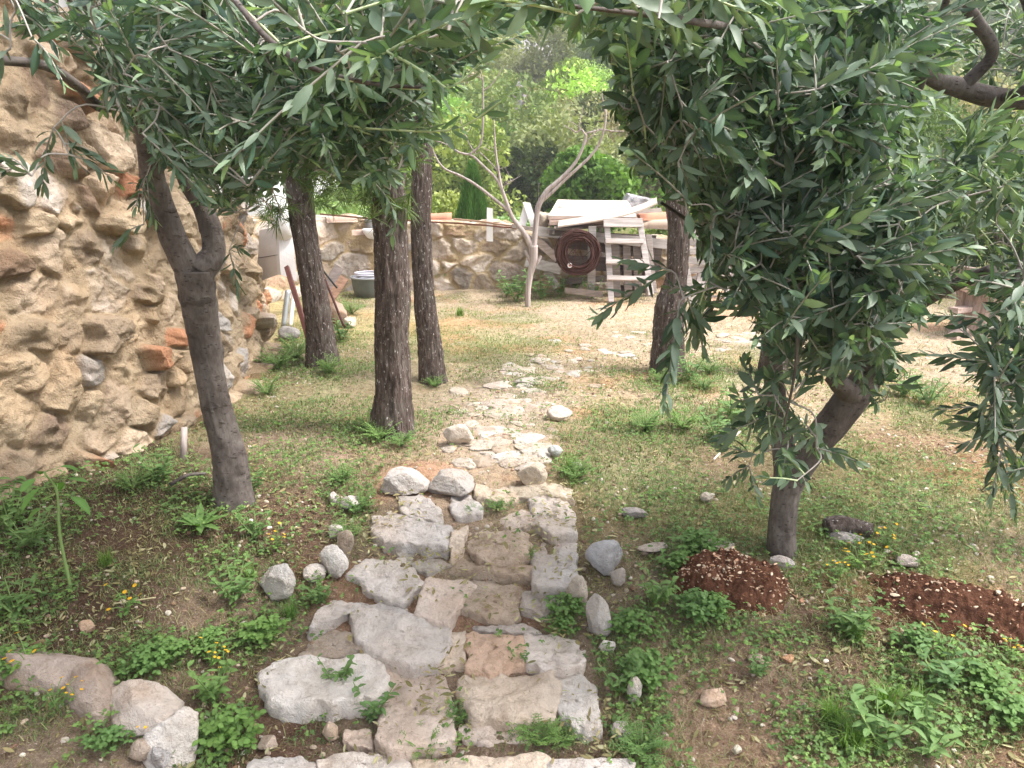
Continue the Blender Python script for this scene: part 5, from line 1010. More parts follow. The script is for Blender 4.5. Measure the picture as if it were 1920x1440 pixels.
# tub with coiled hose behind the thick pine trunk
gt = G(694, 556); root = thing('wash_tub', 'dark grey tub standing behind the thick pine trunk', 'tub', gt); mb = MB(); mb.add(*lathe([(.17, 0), (.20, .10), (.215, .22), (.222, .24), (.21, .24), (.20, .20), (.17, .14), (.01, .13)], 36)); mb.build('body', plain_mat('dark_zinc', (.16, .18, .17), .6, .3, .5, sc=9), root)
mb = MB(); mb.add(*tube(np.stack([np.cos(np.linspace(0, 2 * pi, 40)) * .22, np.sin(np.linspace(0, 2 * pi, 40)) * .22, np.full(40, .24)], 1), .010, 6, False)); mb.build('rim', M_metal, root)
a = np.linspace(0, 2 * pi * 7, 260); rr_ = .14 + .05 * np.sin(a * .37); mb = MB(); mb.add(*tube(np.stack([np.cos(a) * rr_, np.sin(a) * rr_, .02 + a / (2 * pi) * .016], 1), .011, 7)); tag(mb.build('hose', plain_mat('grey_hose', (.45, .44, .50), .5, 0, .2), loc=(gt[0], gt[1], gt[2] + .16)), 'pale grey hose coiled inside the dark tub', 'hose')
# ---- junk at the left wall: folded metal sheet, pole, pipes, boards
Ys = 7.0
pts = [(484, 452), (508, 446), (528, 444), (546, 452), (556, 528)]
top_ = [P(486, 432, Ys + .15), P(520, 425, Ys - .02), P(550, 440, Ys + .05)]; bot = [P(480, 530, Ys + .18), P(524, 514, Ys - .05), P(556, 528, Ys + .02)]
Vs = []; nseg = 14
for u in np.linspace(0, 1, nseg):
    i = 0 if u < .5 else 1; t = u * 2 - i; A_ = top_[i] * (1 - t) + top_[i + 1] * t; B_ = bot[i] * (1 - t) + bot[i + 1] * t
    for v in np.linspace(0, 1, 10): Vs.append(A_ * (1 - v) + B_ * v + np.array([0, .012 * sin(v * 5 + u * 3), 0]))
Vs = np.array(Vs); Vb = Vs + [0, .006, 0]; F = [[i * 10 + j, i * 10 + j + 1, (i + 1) * 10 + j + 1, (i + 1) * 10 + j] for i in range(nseg - 1) for j in range(9)]; F = F + [[q_ + len(Vs) for q_ in f][::-1] for f in F]; o = Vs.mean(0)
root = thing('metal_sheet', 'creased pale grey metal sheet propped between the left wall and the leaning pine', 'metal sheet', o); mk('panel', np.concatenate([Vs, Vb]) - o, F, M_sheet, root, None, False)
mb = MB(); mb.add(*tube(np.array([P(483, 484, Ys + .14), P(520, 478, Ys - .035), P(553, 484, Ys + .03)]) - o, .0035, 5)); mb.build('seam', M_frame, root, False)
mb = MB(); mb.add(*box((0, 0, 0), (.05, .05, .02))) if False else None
V, F = rock_mesh((.10, .08, .13), 41, 3, 2, .06); tag(mk('crumpled_bag', V, F, M_white, None, None, True, loc=P(532, 424, Ys)), 'crumpled white plastic bag on top of the grey metal sheet', 'bag')
board('pole', P(538, 500, Ys - .15), P(596, 694, 6.0), .042, .03, M_rustpole, 'rusty red steel channel leaning against the leaning pine trunk', 'pole', up=(0, -1, .2), seed=70)
for k, (a, b, R_, mt, lb) in enumerate((((540, 545, 7.5), (532, 612, 7.35), .028, M_metal, 'grey metal pipe standing behind the rusty channel'), ((552, 540, 7.6), (544, 612, 7.45), .022, M_white, 'white plastic pipe standing behind the rusty channel'), ((600, 500, 7.1), (645, 612, 6.9), .011, M_rust, 'thin dark rod sloping down right of the leaning pine'), ((604, 505, 7.2), (632, 540, 7.15), .009, M_black, 'short black rod crossing the thin dark rod'))):
    mb = MB(); A_, B_ = P(*a), P(*b); o = (A_ + B_) / 2; V, F = tube(np.linspace(A_, B_, 12) - o, R_, 14); mb.add(V, F)
    tag(mb.build('rod' if R_ < .015 else 'pipe', mt, loc=o), lb, 'rod' if R_ < .015 else 'pipe')
board('board', P(594, 478, 7.3), P(606, 545, 7.2), .055, .02, M_white, 'narrow white board edge behind the leaning pine', up=(0, -1, 0), seed=71)
board('board', P(646, 520, 7.4), P(600, 590, 7.2), .09, .035, M_brown_wood, 'pinkish-brown plank with a nail hole right of the leaning pine', up=(0, -1, 0), col=(.95, .85, .82), seed=72)
board('board', P(636, 500, 7.6), P(604, 560, 7.5), .10, .03, M_grey_wood, 'dark grey plank behind the pinkish-brown one', up=(0, -1, 0), col=(.6, .55, .55), seed=73)
rock(628, 616, 60, 66, (.40, .29, .23), 640, 'brown rock stacked right of the leaning pine', .8); rock(652, 616, 38, 26, (.66, .60, .52), 641, 'cream stone lying right of the leaning pine foot', .8); rock(540, 640, 42, 30, (.38, .37, .37), 642, 'grey broken concrete lump by the left wall end', .8)
MISC = [((1030, 436, 9.5), (1230, 446, 9.5), .06, (.35, .32, .3), 'plank directly under the board stack, coloured dark to paint in shade'), ((1046, 450, 9.6), (1240, 476, 9.6), .16, (.28, .25, .24), 'added wide board coloured dark as shade behind the coil and ladder'), ((1040, 490, 9.62), (1236, 500, 9.62), .17, (.30, .27, .26), 'added wide board coloured dark as shade low behind the ladder'), ((1050, 528, 9.6), (1150, 522, 9.5), .08, (.4, .36, .34), 'added plank coloured dark as shade low between the coil and the ladder'),  # boards added with dark tints standing in for shade around coil and ladder
        ((1216, 440, 9.4), (1226, 550, 9.2), .07, (.7, .66, .64), 'grey plank leaning just right of the ladder'), ((1030, 424, 9.6), (1052, 388, 9.8), .06, (.8, .75, .7), 'short board end sticking up left of the stacked boards'), ((1160, 402, 9.9), (1240, 396, 10.0), .08, (.9, .85, .8), 'pale plank poking out behind the curled board'), ((1288, 452, 9.5), (1420, 476, 9.4), .09, (.8, .76, .72), 'long grey plank behind the broken pallet'),
        ((1300, 430, 9.7), (1330, 560, 9.3), .08, (.95, .9, .92), 'pale plank leaning steeply over the broken pallet'), ((1350, 440, 9.7), (1300, 556, 9.25), .07, (.65, .6, .58), 'grey-brown plank crossing the broken pallet'), ((1270, 566, 9.1), (1440, 580, 8.9), .08, (.75, .72, .7), 'plank lying flat on the ground before the broken pallet'), ((960, 424, 9.66), (1040, 436, 9.5), .05, (.75, .7, .66), 'short batten behind the bare tree on the wall top'), ((1060, 545, 9.2), (1130, 552, 9.1), .07, (.55, .5, .46), 'rotten plank on the ground under the rusty wire coil')]
for k, (a, b, w_, c_, lb) in enumerate(MISC): board('plank', P(*a), P(*b), w_, .022, M_grey_wood, lb, 'plank', up=(0, -1, .15), col=c_, seed=120 + k)
# small orange flower pot at the foot of the bare tree
mb = MB(); mb.add(*lathe([(.035, 0), (.05, .08), (.056, .08), (.056, .1), (.045, .1), (.04, .03), (.005, .02)])); tag(mb.build('flower_pot', M_terra, loc=G(1010, 532)), 'small orange clay pot beside the bare tree', 'pot')
# ---- broken pallets right of the lone pine
gp = G(1330, 574); root = thing('pallet', 'broken grey pallet lying tilted behind the lone right-hand pine trunk', 'pallet', (gp[0], gp[1], gp[2])); o = np.array(gp)
for i, (a, b) in enumerate((((1284, 486), (1390, 500)), ((1284, 510), (1360, 494)), ((1288, 530), (1372, 498)), ((1286, 470), (1380, 470)), ((1296, 548), (1400, 520)), ((1310, 562), (1420, 556)))): board('slat', P(*a, 9.3), P(*b, 9.2 + .05 * i), .085, .022, M_grey_wood, '', up=(0, -1, .1), parent=root, seed=80 + i, o=o)
for i, (a, b) in enumerate((((1322, 478), (1308, 560)), ((1372, 470), (1364, 570)))): board('rail', P(*a, 9.4), P(*b, 9.2), .10, .045, M_grey_wood, '', up=(0, -1, 0), parent=root, col=(1.1, 1.08, 1.1), seed=90 + i, o=o)
board('board', P(1284, 500, 9.0), P(1300, 574, 8.9), .09, .03, M_grey_wood, 'grey board standing just behind the lone right-hand pine', up=(0, -1, 0), seed=95)
board('board', P(1380, 540, 8.9), P(1430, 590, 8.6), .10, .03, M_grey_wood, 'fallen grey board under the right olive leaves', up=(0, -1, .6), col=(.8, .75, .7), seed=96)
# stump and plank bench
gs = G(1845, 632); root = thing('tree_stump', 'weathered pinkish-brown tree stump in the clearing at the right', 'tree stump', gs); mb = MB(); ms = pxm(gs[1])
V, F = trunk_tube(np.array([[0, .2, -.05], [0, .2, .12], [.01, .2, .3], [.03, .2, .48], [.05, .2, .60]]), [.20, .17, .17, .24, .27], n=48, m=50, kind='pine', seed=7, flare=.4); mb.add(V, F); mb.build('wood', wood_mat('stump_wood', (.34, .26, .22), (.16, .11, .09), 1, 2), root)
tag(mk('slab', *(lambda v, f: (v - gs, f))(*plank(P(1800, 540, gs[1] + .1), P(1892, 526, gs[1] + .3), .30, .04, (0, -.2, 1), seed=5)), M_pale_wood, None, np.array((.9, .75, .72)), False, loc=gs), 'pinkish slab of wood lying on top of the tree stump', 'slab')
for k, (a, b, lb) in enumerate((((1784, 636), (1826, 612), 'pale squared log end at the left foot of the tree stump'), ((1788, 582), (1832, 578), 'grey plank end jutting left of the tree stump'))): board('log', P(*a, gs[1] - .05), P(*b, gs[1] + .2), .09, .09 - .04 * k, M_grey_wood, lb, 'log', col=(1, .85, .8), seed=97 + k)
rock(1790, 560, 70, 60, (.48, .40, .36), 650, 'pinkish-grey rock behind the left of the tree stump', .8)
# bark log, long slivers
gl = G(1588, 1000); V, F = trunk_tube(np.array([[-.10, 0, .035], [-.03, .01, .04], [.10, -.03, .03]]), [.034, .04, .03], n=30, m=24, kind='pine', seed=12); mb = MB(); mb.add(V, F); tag(mb.build('bark_log', M_pbark, loc=gl), 'short piece of dark bark log in the grass right of the right olive trunk', 'log')
A_, B_ = G(1338, 866), G(1386, 824); board('stick', A_ + [0, 0, .015], B_ + [0, 0, .05], .012, .006, M_pale_wood, 'pale flat stick lying in the grass left of the right olive', 'stick', seed=99)
A_, B_ = G(216, 1138), G(292, 1130); board('stick', A_ + [0, 0, .01], B_ + [0, 0, .02], .007, .004, M_pale_wood, 'pale yellowish stalk lying on the litter at left', 'stick', col=(.85, .9, .6), seed=100)
mb = MB(); A_, B_ = G(320, 920), G(388, 905); mb.add(*tube(spline([A_ + [0, 0, .03], (A_ + B_) / 2 + [0, 0, .06], B_ + [0, 0, .05]], 10) - A_, np.linspace(.012, .007, 10), 8)); tag(mb.build('stick', M_obark, loc=A_), 'dark brown branch lying left of the left olive trunk', 'stick')
mb = MB(); A_ = G(342, 862); B_ = A_ + [.01, .05, .16]; mb.add(*tube(np.array([[0, 0, -.03], [.005, .03, .08], [.01, .05, .17]]), [.018, .018, .016], 12)); tag(mb.build('stake', M_dead, loc=A_), 'short grey stake against the foot of the left wall', 'stake')
# ================================================================== GROUND VEGETATION
# where green grows: (pixel x, pixel y, spread m, weight)
GR = [(700, 800, .30, 1.3), (560, 640, .45, 1.5), (500, 690, .3, 1), (620, 690, .3, 1), (540, 780, .3, .8), (640, 900, .18, 1.3), (560, 860, .2, .8), (860, 588, .25, 1), (950, 640, .5, .45), (1000, 560, .4, .8), (1150, 545, .6, .9), (1260, 720, .3, 1.2), (1330, 700, .4, .7),
      (1200, 800, .35, .9), (1340, 800, .35, 1.1), (1250, 780, .3, .9), (1080, 880, .14, 1.4), (1200, 940, .25, .9), (1300, 930, .25, .9), (1400, 950, .25, 1), (1560, 960, .25, 1.2), (1620, 1010, .25, 1.3), (1700, 980, .3, .8), (1800, 940, .4, .6), (1700, 740, .35, .9), (1650, 880, .3, .8), (1850, 1020, .3, .5), (1500, 1050, .2, 1.2), (1330, 1010, .2, 1.2), (1280, 1050, .1, 1.4),
      (1250, 1150, .12, 1.2), (1300, 1180, .12, 1.1), (1200, 1180, .1, 1.2), (1170, 1240, .1, 1.3), (1180, 1400, .08, 1.3), (1220, 1340, .08, 1.1), (1400, 1180, .08, 1), (1600, 1170, .1, 1.1), (1720, 1280, .15, 1.2), (1800, 1260, .14, 1.3), (1880, 1330, .1, 1.2), (1600, 1340, .14, 1.3), (1660, 1330, .12, 1.3), (1550, 1400, .12, 1.2), (1760, 1360, .12, 1.2), (1500, 1190, .1, .7), (1880, 1230, .1, 1),
      (300, 1240, .12, 1.3), (400, 1220, .10, 1.0), (260, 1260, .1, 1.0), (430, 1080, .14, 1.1), (500, 1180, .12, 1.2), (560, 1130, .08, 1.2), (460, 1050, .12, .9), (380, 960, .16, 1), (320, 900, .25, 1.0), (500, 900, .25, .9), (560, 980, .15, .5), (40, 1000, .25, 1.2), (60, 1120, .15, 1.1), (100, 1250, .1, .8), (200, 1340, .09, 1.2), (60, 1330, .1, 1), (420, 1400, .1, 1.3), (600, 1370, .08, 1.0), (680, 1330, .07, 1.0), (250, 1080, .15, .5), (160, 1180, .15, .4), (20, 950, .3, 1.2),
      (1000, 1370, .07, 1.3), (1040, 1380, .05, 1.2), (860, 1330, .04, 1.2), (930, 950, .07, 1.3), (980, 1030, .04, 1.3), (1060, 1150, .07, 1.3), (680, 990, .07, 1.4), (650, 930, .1, 1.5), (680, 960, .08, 1.3), (980, 1245, .04, 1), (820, 1400, .05, .9), (880, 700, .12, .8), (1010, 720, .15, .9), (870, 770, .1, .9), (960, 780, .06, .8), (1150, 700, .2, .7), (930, 520, .6, .4), (650, 560, .35, 1.1)]
GP_ = np.array([[*G(a, b)[:2], s, w_] for a, b, s, w_ in GR])
def green(x, y):
    d = np.zeros(len(x)); wx = x + .10 * fbm(x * 5, y * 5, oct=3, seed=61); wy = y + .12 * fbm(x * 5, y * 5, oct=3, seed=67)
    for cx, cy, s, w_ in GP_: d = np.maximum(d, w_ * np.exp(-((wx - cx) ** 2 + (wy - cy) ** 2) / (2 * (s * .95) ** 2)))
    return np.clip(d, 0, 1.3)
PATHPOLY = [(470, 1440), (490, 1240), (600, 1130), (650, 1040), (700, 960), (720, 880), (850, 860), (880, 740), (1020, 740), (1030, 860), (1080, 940), (1084, 1100), (1120, 1280), (1180, 1440)]
PW = [tuple(G(a, b)[:2]) for a, b in PATHPOLY]
def inpath(x, y):
    ins = np.zeros(len(x), bool); j = len(PW) - 1
    for i in range(len(PW)):
        xi, yi = PW[i]; xj, yj = PW[j]; c = ((yi > y) != (yj > y)) & (x < (xj - xi) * (y - yi) / (yj - yi + 1e-12) + xi); ins ^= c; j = i
    return ins
def wallside(x, y): return x < np.interp(y, [1.2, 2.4, 3.4, 4.1, 5.0, 5.8, 6.6, 7.5, 8.2, 10], [-2.9, -2.65, -2.33, -2.03, -1.88, -1.92, -2.02, -2.32, -2.5, -2.9])
def scatter(n, seed, y0=1.25, y1=9.8, pw=2.0):
    r = np.random.default_rng(seed); y = y0 + (y1 - y0) * r.uniform(size=n) ** pw; x = r.uniform(-1, 1, n) * (.74 * y + .45); k = ~wallside(x, y); return x[k], y[k], r
def gz(x, y): return ground_h(x, y) + sstep(14, 6, y) * (.020 * fbm(x * 5, y * 5, oct=4, seed=5) + .010 * fbm(x * 26, y * 26, oct=4, seed=8, gain=.6))
# ---- grass blades
def blades(x, y, z, h, w_, r, lean, cols):
    k = len(x); a = r.uniform(0, 2 * pi, k); d = np.stack([np.cos(a), np.sin(a), np.zeros(k)], 1); s = np.stack([-np.sin(a), np.cos(a), np.zeros(k)], 1) * (w_ / 2)[:, None]
    p = np.stack([x, y, z], 1); up = np.array([0, 0, 1.]); l = lean[:, None]; hh = h[:, None]
    m1 = p + up * hh * .5 * (1 - .2 * l) + d * hh * .22 * l; e = p + up * hh * (1 - .62 * l) + d * hh * (.75 * l)
    V = np.stack([p - s, p + s, m1 + s * .8, m1 - s * .8, e], 1).reshape(-1, 3); b = np.arange(k)[:, None] * 5
    return V, [b + np.array([[0, 1, 2, 3]]), b + np.array([[3, 2, 4]])], np.repeat(cols, 5, 0)
x, y, r = scatter(420000, 1, pw=1.4); g = green(x, y); clump = fbm(x * 7, y * 7, oct=3, seed=71); big = fbm(x * 1.5, y * 1.5, oct=4, seed=131); prob = np.clip(g * 1.25 - .10 + clump * .9 + .7 * sstep(.0, .3, big) * sstep(2.4, 4, y), 0, 1) * .85; ip = inpath(x, y); prob = np.where(ip & (y < 3.9), prob * .35, np.where(ip, prob * .8 + .05, prob + .004))
k = r.uniform(size=len(x)) < prob; x, y, g = x[k], y[k], g[k]; h = r.uniform(.018, .05, len(x)) * (.7 + .5 * g); GC = np.array([(.10, .185, .065), (.15, .245, .09), (.20, .265, .12), (.32, .31, .18)])
c = GC[r.choice(4, len(x), p=[.35, .35, .2, .1])] * r.uniform(.7, 1.2, (len(x), 1)); far = sstep(4.5, 7.5, y)[:, None]; c = c * (1 - .45 * far) + far * .45 * np.array([.34, .34, .15])
V, F, C = blades(x, y, gz(x, y) - .003, h, np.where(y > 4, .005, .0028) * r.uniform(.7, 1.3, len(x)), r, r.uniform(.3, 1.1, len(x)), c); print('blades', len(x)); tag(mk('grass', V, F, M_herb, col=C), 'short patchy green grass growing over the garden ground', 'grass', kind='stuff')
# ---- dry grass and straw
x, y, r = scatter(210000, 2, pw=1.6); pr = np.clip(.42 + fbm(x * 3, y * 3, oct=3, seed=75), 0, 1); pr = np.where(inpath(x, y), .07, pr * .8); k = r.uniform(size=len(x)) < pr; x, y = x[k], y[k]; n = len(x)
c = np.array([(.46, .38, .27), (.33, .25, .18), (.23, .165, .115), (.54, .47, .36)])[r.choice(4, n)] * r.uniform(.65, 1.1, (n, 1)); V, F, C = blades(x, y, gz(x, y) + .001, r.uniform(.02, .07, n), np.where(y > 4, .004, .0024) * r.uniform(.6, 1.2, n), r, r.uniform(1.25, 1.55, n), c); print('straw', n); tag(mk('dry_grass', V, F, M_herb, col=C), 'dry straw and dead stalks lying over the soil', 'dry grass', kind='stuff')
# ---- fallen leaves
x, y, r = scatter(52000, 3, y1=6.5, pw=1.5); pr = np.where(inpath(x, y), .12, .20) + .75 * sstep(-.05, .25, fbm(x * 3.2, y * 3.2, oct=4, seed=77)); k = r.uniform(size=len(x)) < pr; x, y = x[k], y[k]; n = len(x); a = r.uniform(0, 2 * pi, n); L = .010 + .034 * r.uniform(size=n) ** 1.6
d = np.stack([np.cos(a), np.sin(a), r.normal(size=n) * .18], 1); nn = unit(np.stack([r.normal(size=n) * .35, r.normal(size=n) * .35, np.ones(n)], 1)); c = np.array([(.44, .35, .26), (.32, .225, .155), (.21, .145, .10), (.58, .51, .42), (.38, .27, .20)])[r.choice(5, n)] * r.uniform(.7, 1.15, (n, 1))
z = gz(x, y) + .006 + np.where(inpath(x, y), .04, 0); V, F, C = leaves(np.stack([x, y, z], 1), d, nn, L, L * r.uniform(.2, .42, n), r.uniform(-.3, .3, n), c); print('litter', n); tag(mk('leaf_litter', V, F, M_herb, col=C), 'dry fallen olive leaves scattered on the soil and path', 'leaf litter', kind='stuff')
# ---- gravel and crumbs
def gravel(n, seed, smin, smax, y1, name, label, pw, cl):
    x, y, r = scatter(n, seed, y1=y1, pw=pw); k = r.uniform(size=len(x)) < np.where(inpath(x, y), .35, np.clip(.45 + fbm(x * 2.4, y * 2.4, oct=3, seed=79), .08, 1)); x, y = x[k], y[k]; n = len(x); prs = [rock_mesh((1, .8, .6), 700 + i, 1, 5, .08) for i in range(8)]
    Vs = []; Fs = []; Cs = []; m_ = 0; pi_ = r.integers(8, size=n); s = smin + (smax - smin) * r.uniform(size=n) ** 3; cc = np.array(cl)[r.choice(len(cl), n)] * r.uniform(.7, 1.2, (n, 1)); z = gz(x, y)
    for i in range(8):
        q_ = np.where(pi_ == i)[0]; V, F = prs[i]; a = r.uniform(0, 2 * pi, len(q_)); ca, sa = np.cos(a)[:, None], np.sin(a)[:, None]; X = V[None, :, 0] * ca - V[None, :, 1] * sa; Y_ = V[None, :, 0] * sa + V[None, :, 1] * ca
        W = np.stack([X, Y_, np.broadcast_to(V[None, :, 2], X.shape)], -1) * s[q_][:, None, None] + np.stack([x[q_], y[q_], z[q_] + s[q_] * .2], 1)[:, None]; Vs.append(W.reshape(-1, 3)); Fs.append((np.arange(len(q_))[:, None, None] * len(V) + F[None]).reshape(-1, 3) + m_); Cs.append(np.repeat(cc[q_], len(V), 0)); m_ += len(q_) * len(V)
    tag(mk(name, np.concatenate(Vs), np.concatenate(Fs), M_attr, col=np.concatenate(Cs), smooth=False), label, name, kind='stuff')
gravel(30000, 4, .0025, .016, 7, 'gravel', 'small stone crumbs and gravel strewn over the soil', 1.5, [(.50, .41, .33), (.34, .23, .17), (.62, .56, .49), (.24, .14, .10), (.54, .42, .33)])
# ---- clover and small round-leaved weeds
x, y, r = scatter(120000, 6, y1=7.5, pw=1.6); g = green(x, y); pr = np.clip(g * 1.15 - .16 + .9 * fbm(x * 5, y * 5, oct=3, seed=83), 0, 1) * .5; pr = np.where(inpath(x, y), pr * .5, pr); k = r.uniform(size=len(x)) < pr; x, y = x[k], y[k]; n = len(x); print('clover', n)
P3 = []; D3 = []; N3 = []; L3 = []; C3 = []; h = r.uniform(.012, .055, n); z0 = gz(x, y); CLC = np.array([(.085, .165, .055), (.12, .22, .065), (.16, .27, .085), (.07, .13, .055)]); cc = CLC[r.choice(4, n)] * r.uniform(.75, 1.25, (n, 1)); off = r.normal(size=(n, 2)) * .012
for j in range(3):
    a = r.uniform(0, 2 * pi, n) * .2 + j * 2.09 + x * 40; P3.append(np.stack([x + off[:, 0], y + off[:, 1], z0 + h], 1)); D3.append(np.stack([np.cos(a), np.sin(a), r.normal(size=n) * .3], 1)); N3.append(unit(np.stack([r.normal(size=n) * .3, r.normal(size=n) * .3 - .1, np.ones(n)], 1))); L3.append(r.uniform(.008, .017, n)); C3.append(cc)
L3 = np.concatenate(L3); V, F, C = leaves(np.concatenate(P3), np.concatenate(D3), np.concatenate(N3), L3, L3 * .85, r.uniform(-.2, .4, len(L3)), np.concatenate(C3)); tag(mk('ground_cover', V, F, M_herb, col=C), 'low clover-like green weeds carpeting the beds and path edges', 'ground cover', kind='stuff')
# ---- individual plants
def herb(name, seed, kind):
    """one plant at the origin: stem part and leaves part"""
    r = np.random.default_rng(seed); P_ = []; D_ = []; N_ = []; L_ = []; W_ = []; C_ = []; st = MB(); fl = None
    def lf(p, d, n, L, W, c): P_.append(p); D_.append(d); N_.append(n); L_.append(L); W_.append(W); C_.append(np.array(c) * r.uniform(.8, 1.2))
    if kind == 'rosette':
        for k in range(13): a = k * 2.4; e = r.uniform(.35, 1.0); lf([0, 0, .01], [cos(a), sin(a), e], [-cos(a) * e, -sin(a) * e, 1], r.uniform(.08, .13), r.uniform(.025, .034), (.12, .24, .08))
        st.add(*tube([(0, 0, -.02), (0, 0, .03)], [.006, .004], 6))
    elif kind == 'tall':
        pts = spline([(0, 0, -.02), (.01, .01, .2), (.02, 0, .36), (.0, .02, .44)], 16); st.add(*tube(pts, np.linspace(.006, .003, 16), 7), (.7, 1.1, .5))
        for k in range(9):
            p = pts[7 + k]; a = k * 2.2; d = unit(np.array([cos(a), sin(a), .25])); q_ = p + d * .05; st.add(*tube([p, q_], [.0018, .0012], 5), (.7, 1.1, .5)); lf(q_, d + [0, 0, -.5], [.1, -.1, 1], r.uniform(.06, .09), r.uniform(.035, .045), (.10, .24, .06))
    elif kind == 'clover':
        for k in range(70):
            a = r.uniform(0, 6.28); e = r.uniform(0, .075); p = np.array([cos(a) * e, sin(a) * e, r.uniform(.03, .075) * (1 - e * 5)+.01]); st.add(*tube([(p[0] * .3, p[1] * .3, 0), p], [.0009, .0007], 3, False), (.7, 1.2, .5))
            for j in range(3): b = a + j * 2.09; lf(p, [cos(b), sin(b), r.normal() * .2], [r.normal() * .3, r.normal() * .3, 1], r.uniform(.012, .019), .014, (.10, .20, .06))
    elif kind == 'feathery':
        for k in range(46):
            a = r.uniform(0, 6.28); d = unit(np.array([cos(a), sin(a), r.uniform(.5, 1.8)])); L = r.uniform(.05, .11); pts = spline([(0, 0, 0), d * L * .6, d * L + [0, 0, -.012]], 7); st.add(*tube(pts, .0009, 3, False), (.7, 1.2, .5))
            for i in range(2, 7):
                for sg in (-1, 1): s_ = unit(np.cross(d, [0, 0, 1])) * sg; lf(pts[i], s_ + d * .5, [0, 0, 1], r.uniform(.008, .016), .0032, (.13, .24, .075))
    elif kind == 'tuft':
        k = 120; a = r.uniform(0, 6.28, k); V, F, C = blades(r.normal(size=k) * .015, r.normal(size=k) * .015, np.zeros(k), r.uniform(.06, .15, k), np.full(k, .003), r, r.uniform(.2, 1.1, k), np.array([(.16, .29, .06)]) * r.uniform(.6, 1.4, (k, 1)))
    elif kind == 'leafy':
        for k in range(10):
            a = r.uniform(0, 6.28); d = unit(np.array([cos(a) * .6, sin(a) * .6, 1])); L = r.uniform(.06, .14); pts = spline([(0, 0, 0), d * L * .5, d * L], 8); st.add(*tube(pts, .0016, 4, False), (.7, 1.1, .5))
            for i in range(2, 8): b = i * 2.4 + a; lf(pts[i], [cos(b), sin(b), .3], [-cos(b) * .3, -sin(b) * .3, 1], r.uniform(.022, .04), r.uniform(.010, .018), (.115, .21, .085))
    elif kind == 'flower':
        fl = []; 
        for k in range(6):
            a = r.uniform(0, 6.28); e = np.array([cos(a) * r.uniform(.01, .06), sin(a) * r.uniform(.01, .06), r.uniform(.04, .10)]); st.add(*tube(spline([(0, 0, 0), e * [.4, .4, .7], e], 6), .0010, 4, False), (.7, 1.1, .5)); fl.append(e)
            for i in range(3): b = r.uniform(0, 6.28); lf(e * r.uniform(.2, .7), [cos(b), sin(b), .3], [0, 0, 1], .02, .008, (.14, .27, .07))
    root = thing(name, 'x', 'plant', (0, 0, -50))
    if kind == 'tuft': mk('leaves', V, F, M_herb, root, C)
    else:
        V, F, C = leaves(np.array(P_, float), np.array(D_, float), unit(np.array(N_, float)), np.array(L_), np.array(W_), r.uniform(.0, .5, len(P_)), np.array(C_)); mk('leaves', V, F, M_herb, root, C); st.build('stem', M_twig2, root)
    if fl:
        for e in fl:
            Pp = []; Dp = []; Np = []
            n_ = unit(np.array([r.normal() * .3, -.35 + r.normal() * .2, 1])); u_ = unit(np.cross(n_, [1, 0, 0])); v_ = np.cross(n_, u_)
            for j in range(9): a = j * 2 * pi / 9; Pp.append(e); Dp.append(u_ * cos(a) + v_ * sin(a) + n_ * .25); Np.append(n_)
            k = len(Pp); V, F, C = leaves(np.array(Pp), np.array(Dp), np.array(Np), np.full(k, .0058), np.full(k, .0038), np.full(k, .2), np.array([(.85, .52, .04)]) * r.uniform(.8, 1.1, (k, 1))); mk('flower_head', V, F, M_petal, root, C)
    return root
M_twig2 = plain_mat('green_stem', (.2, .3, .1), .7, 0, .1, useattr=False); M_petal = leaf_mat('petal', .6, .3, .2, (.85, .45, .05), .1)
PRO = {k: [herb(nm, 20 + i * 7 + j, k) for j in range(3)] for i, (k, nm) in enumerate((('rosette', 'rosette_weed'), ('tall', 'tall_weed'), ('clover', 'clover_clump'), ('feathery', 'feathery_weed'), ('tuft', 'grass_tuft'), ('leafy', 'leafy_weed'), ('flower', 'yellow_flower')))}
USED = set()
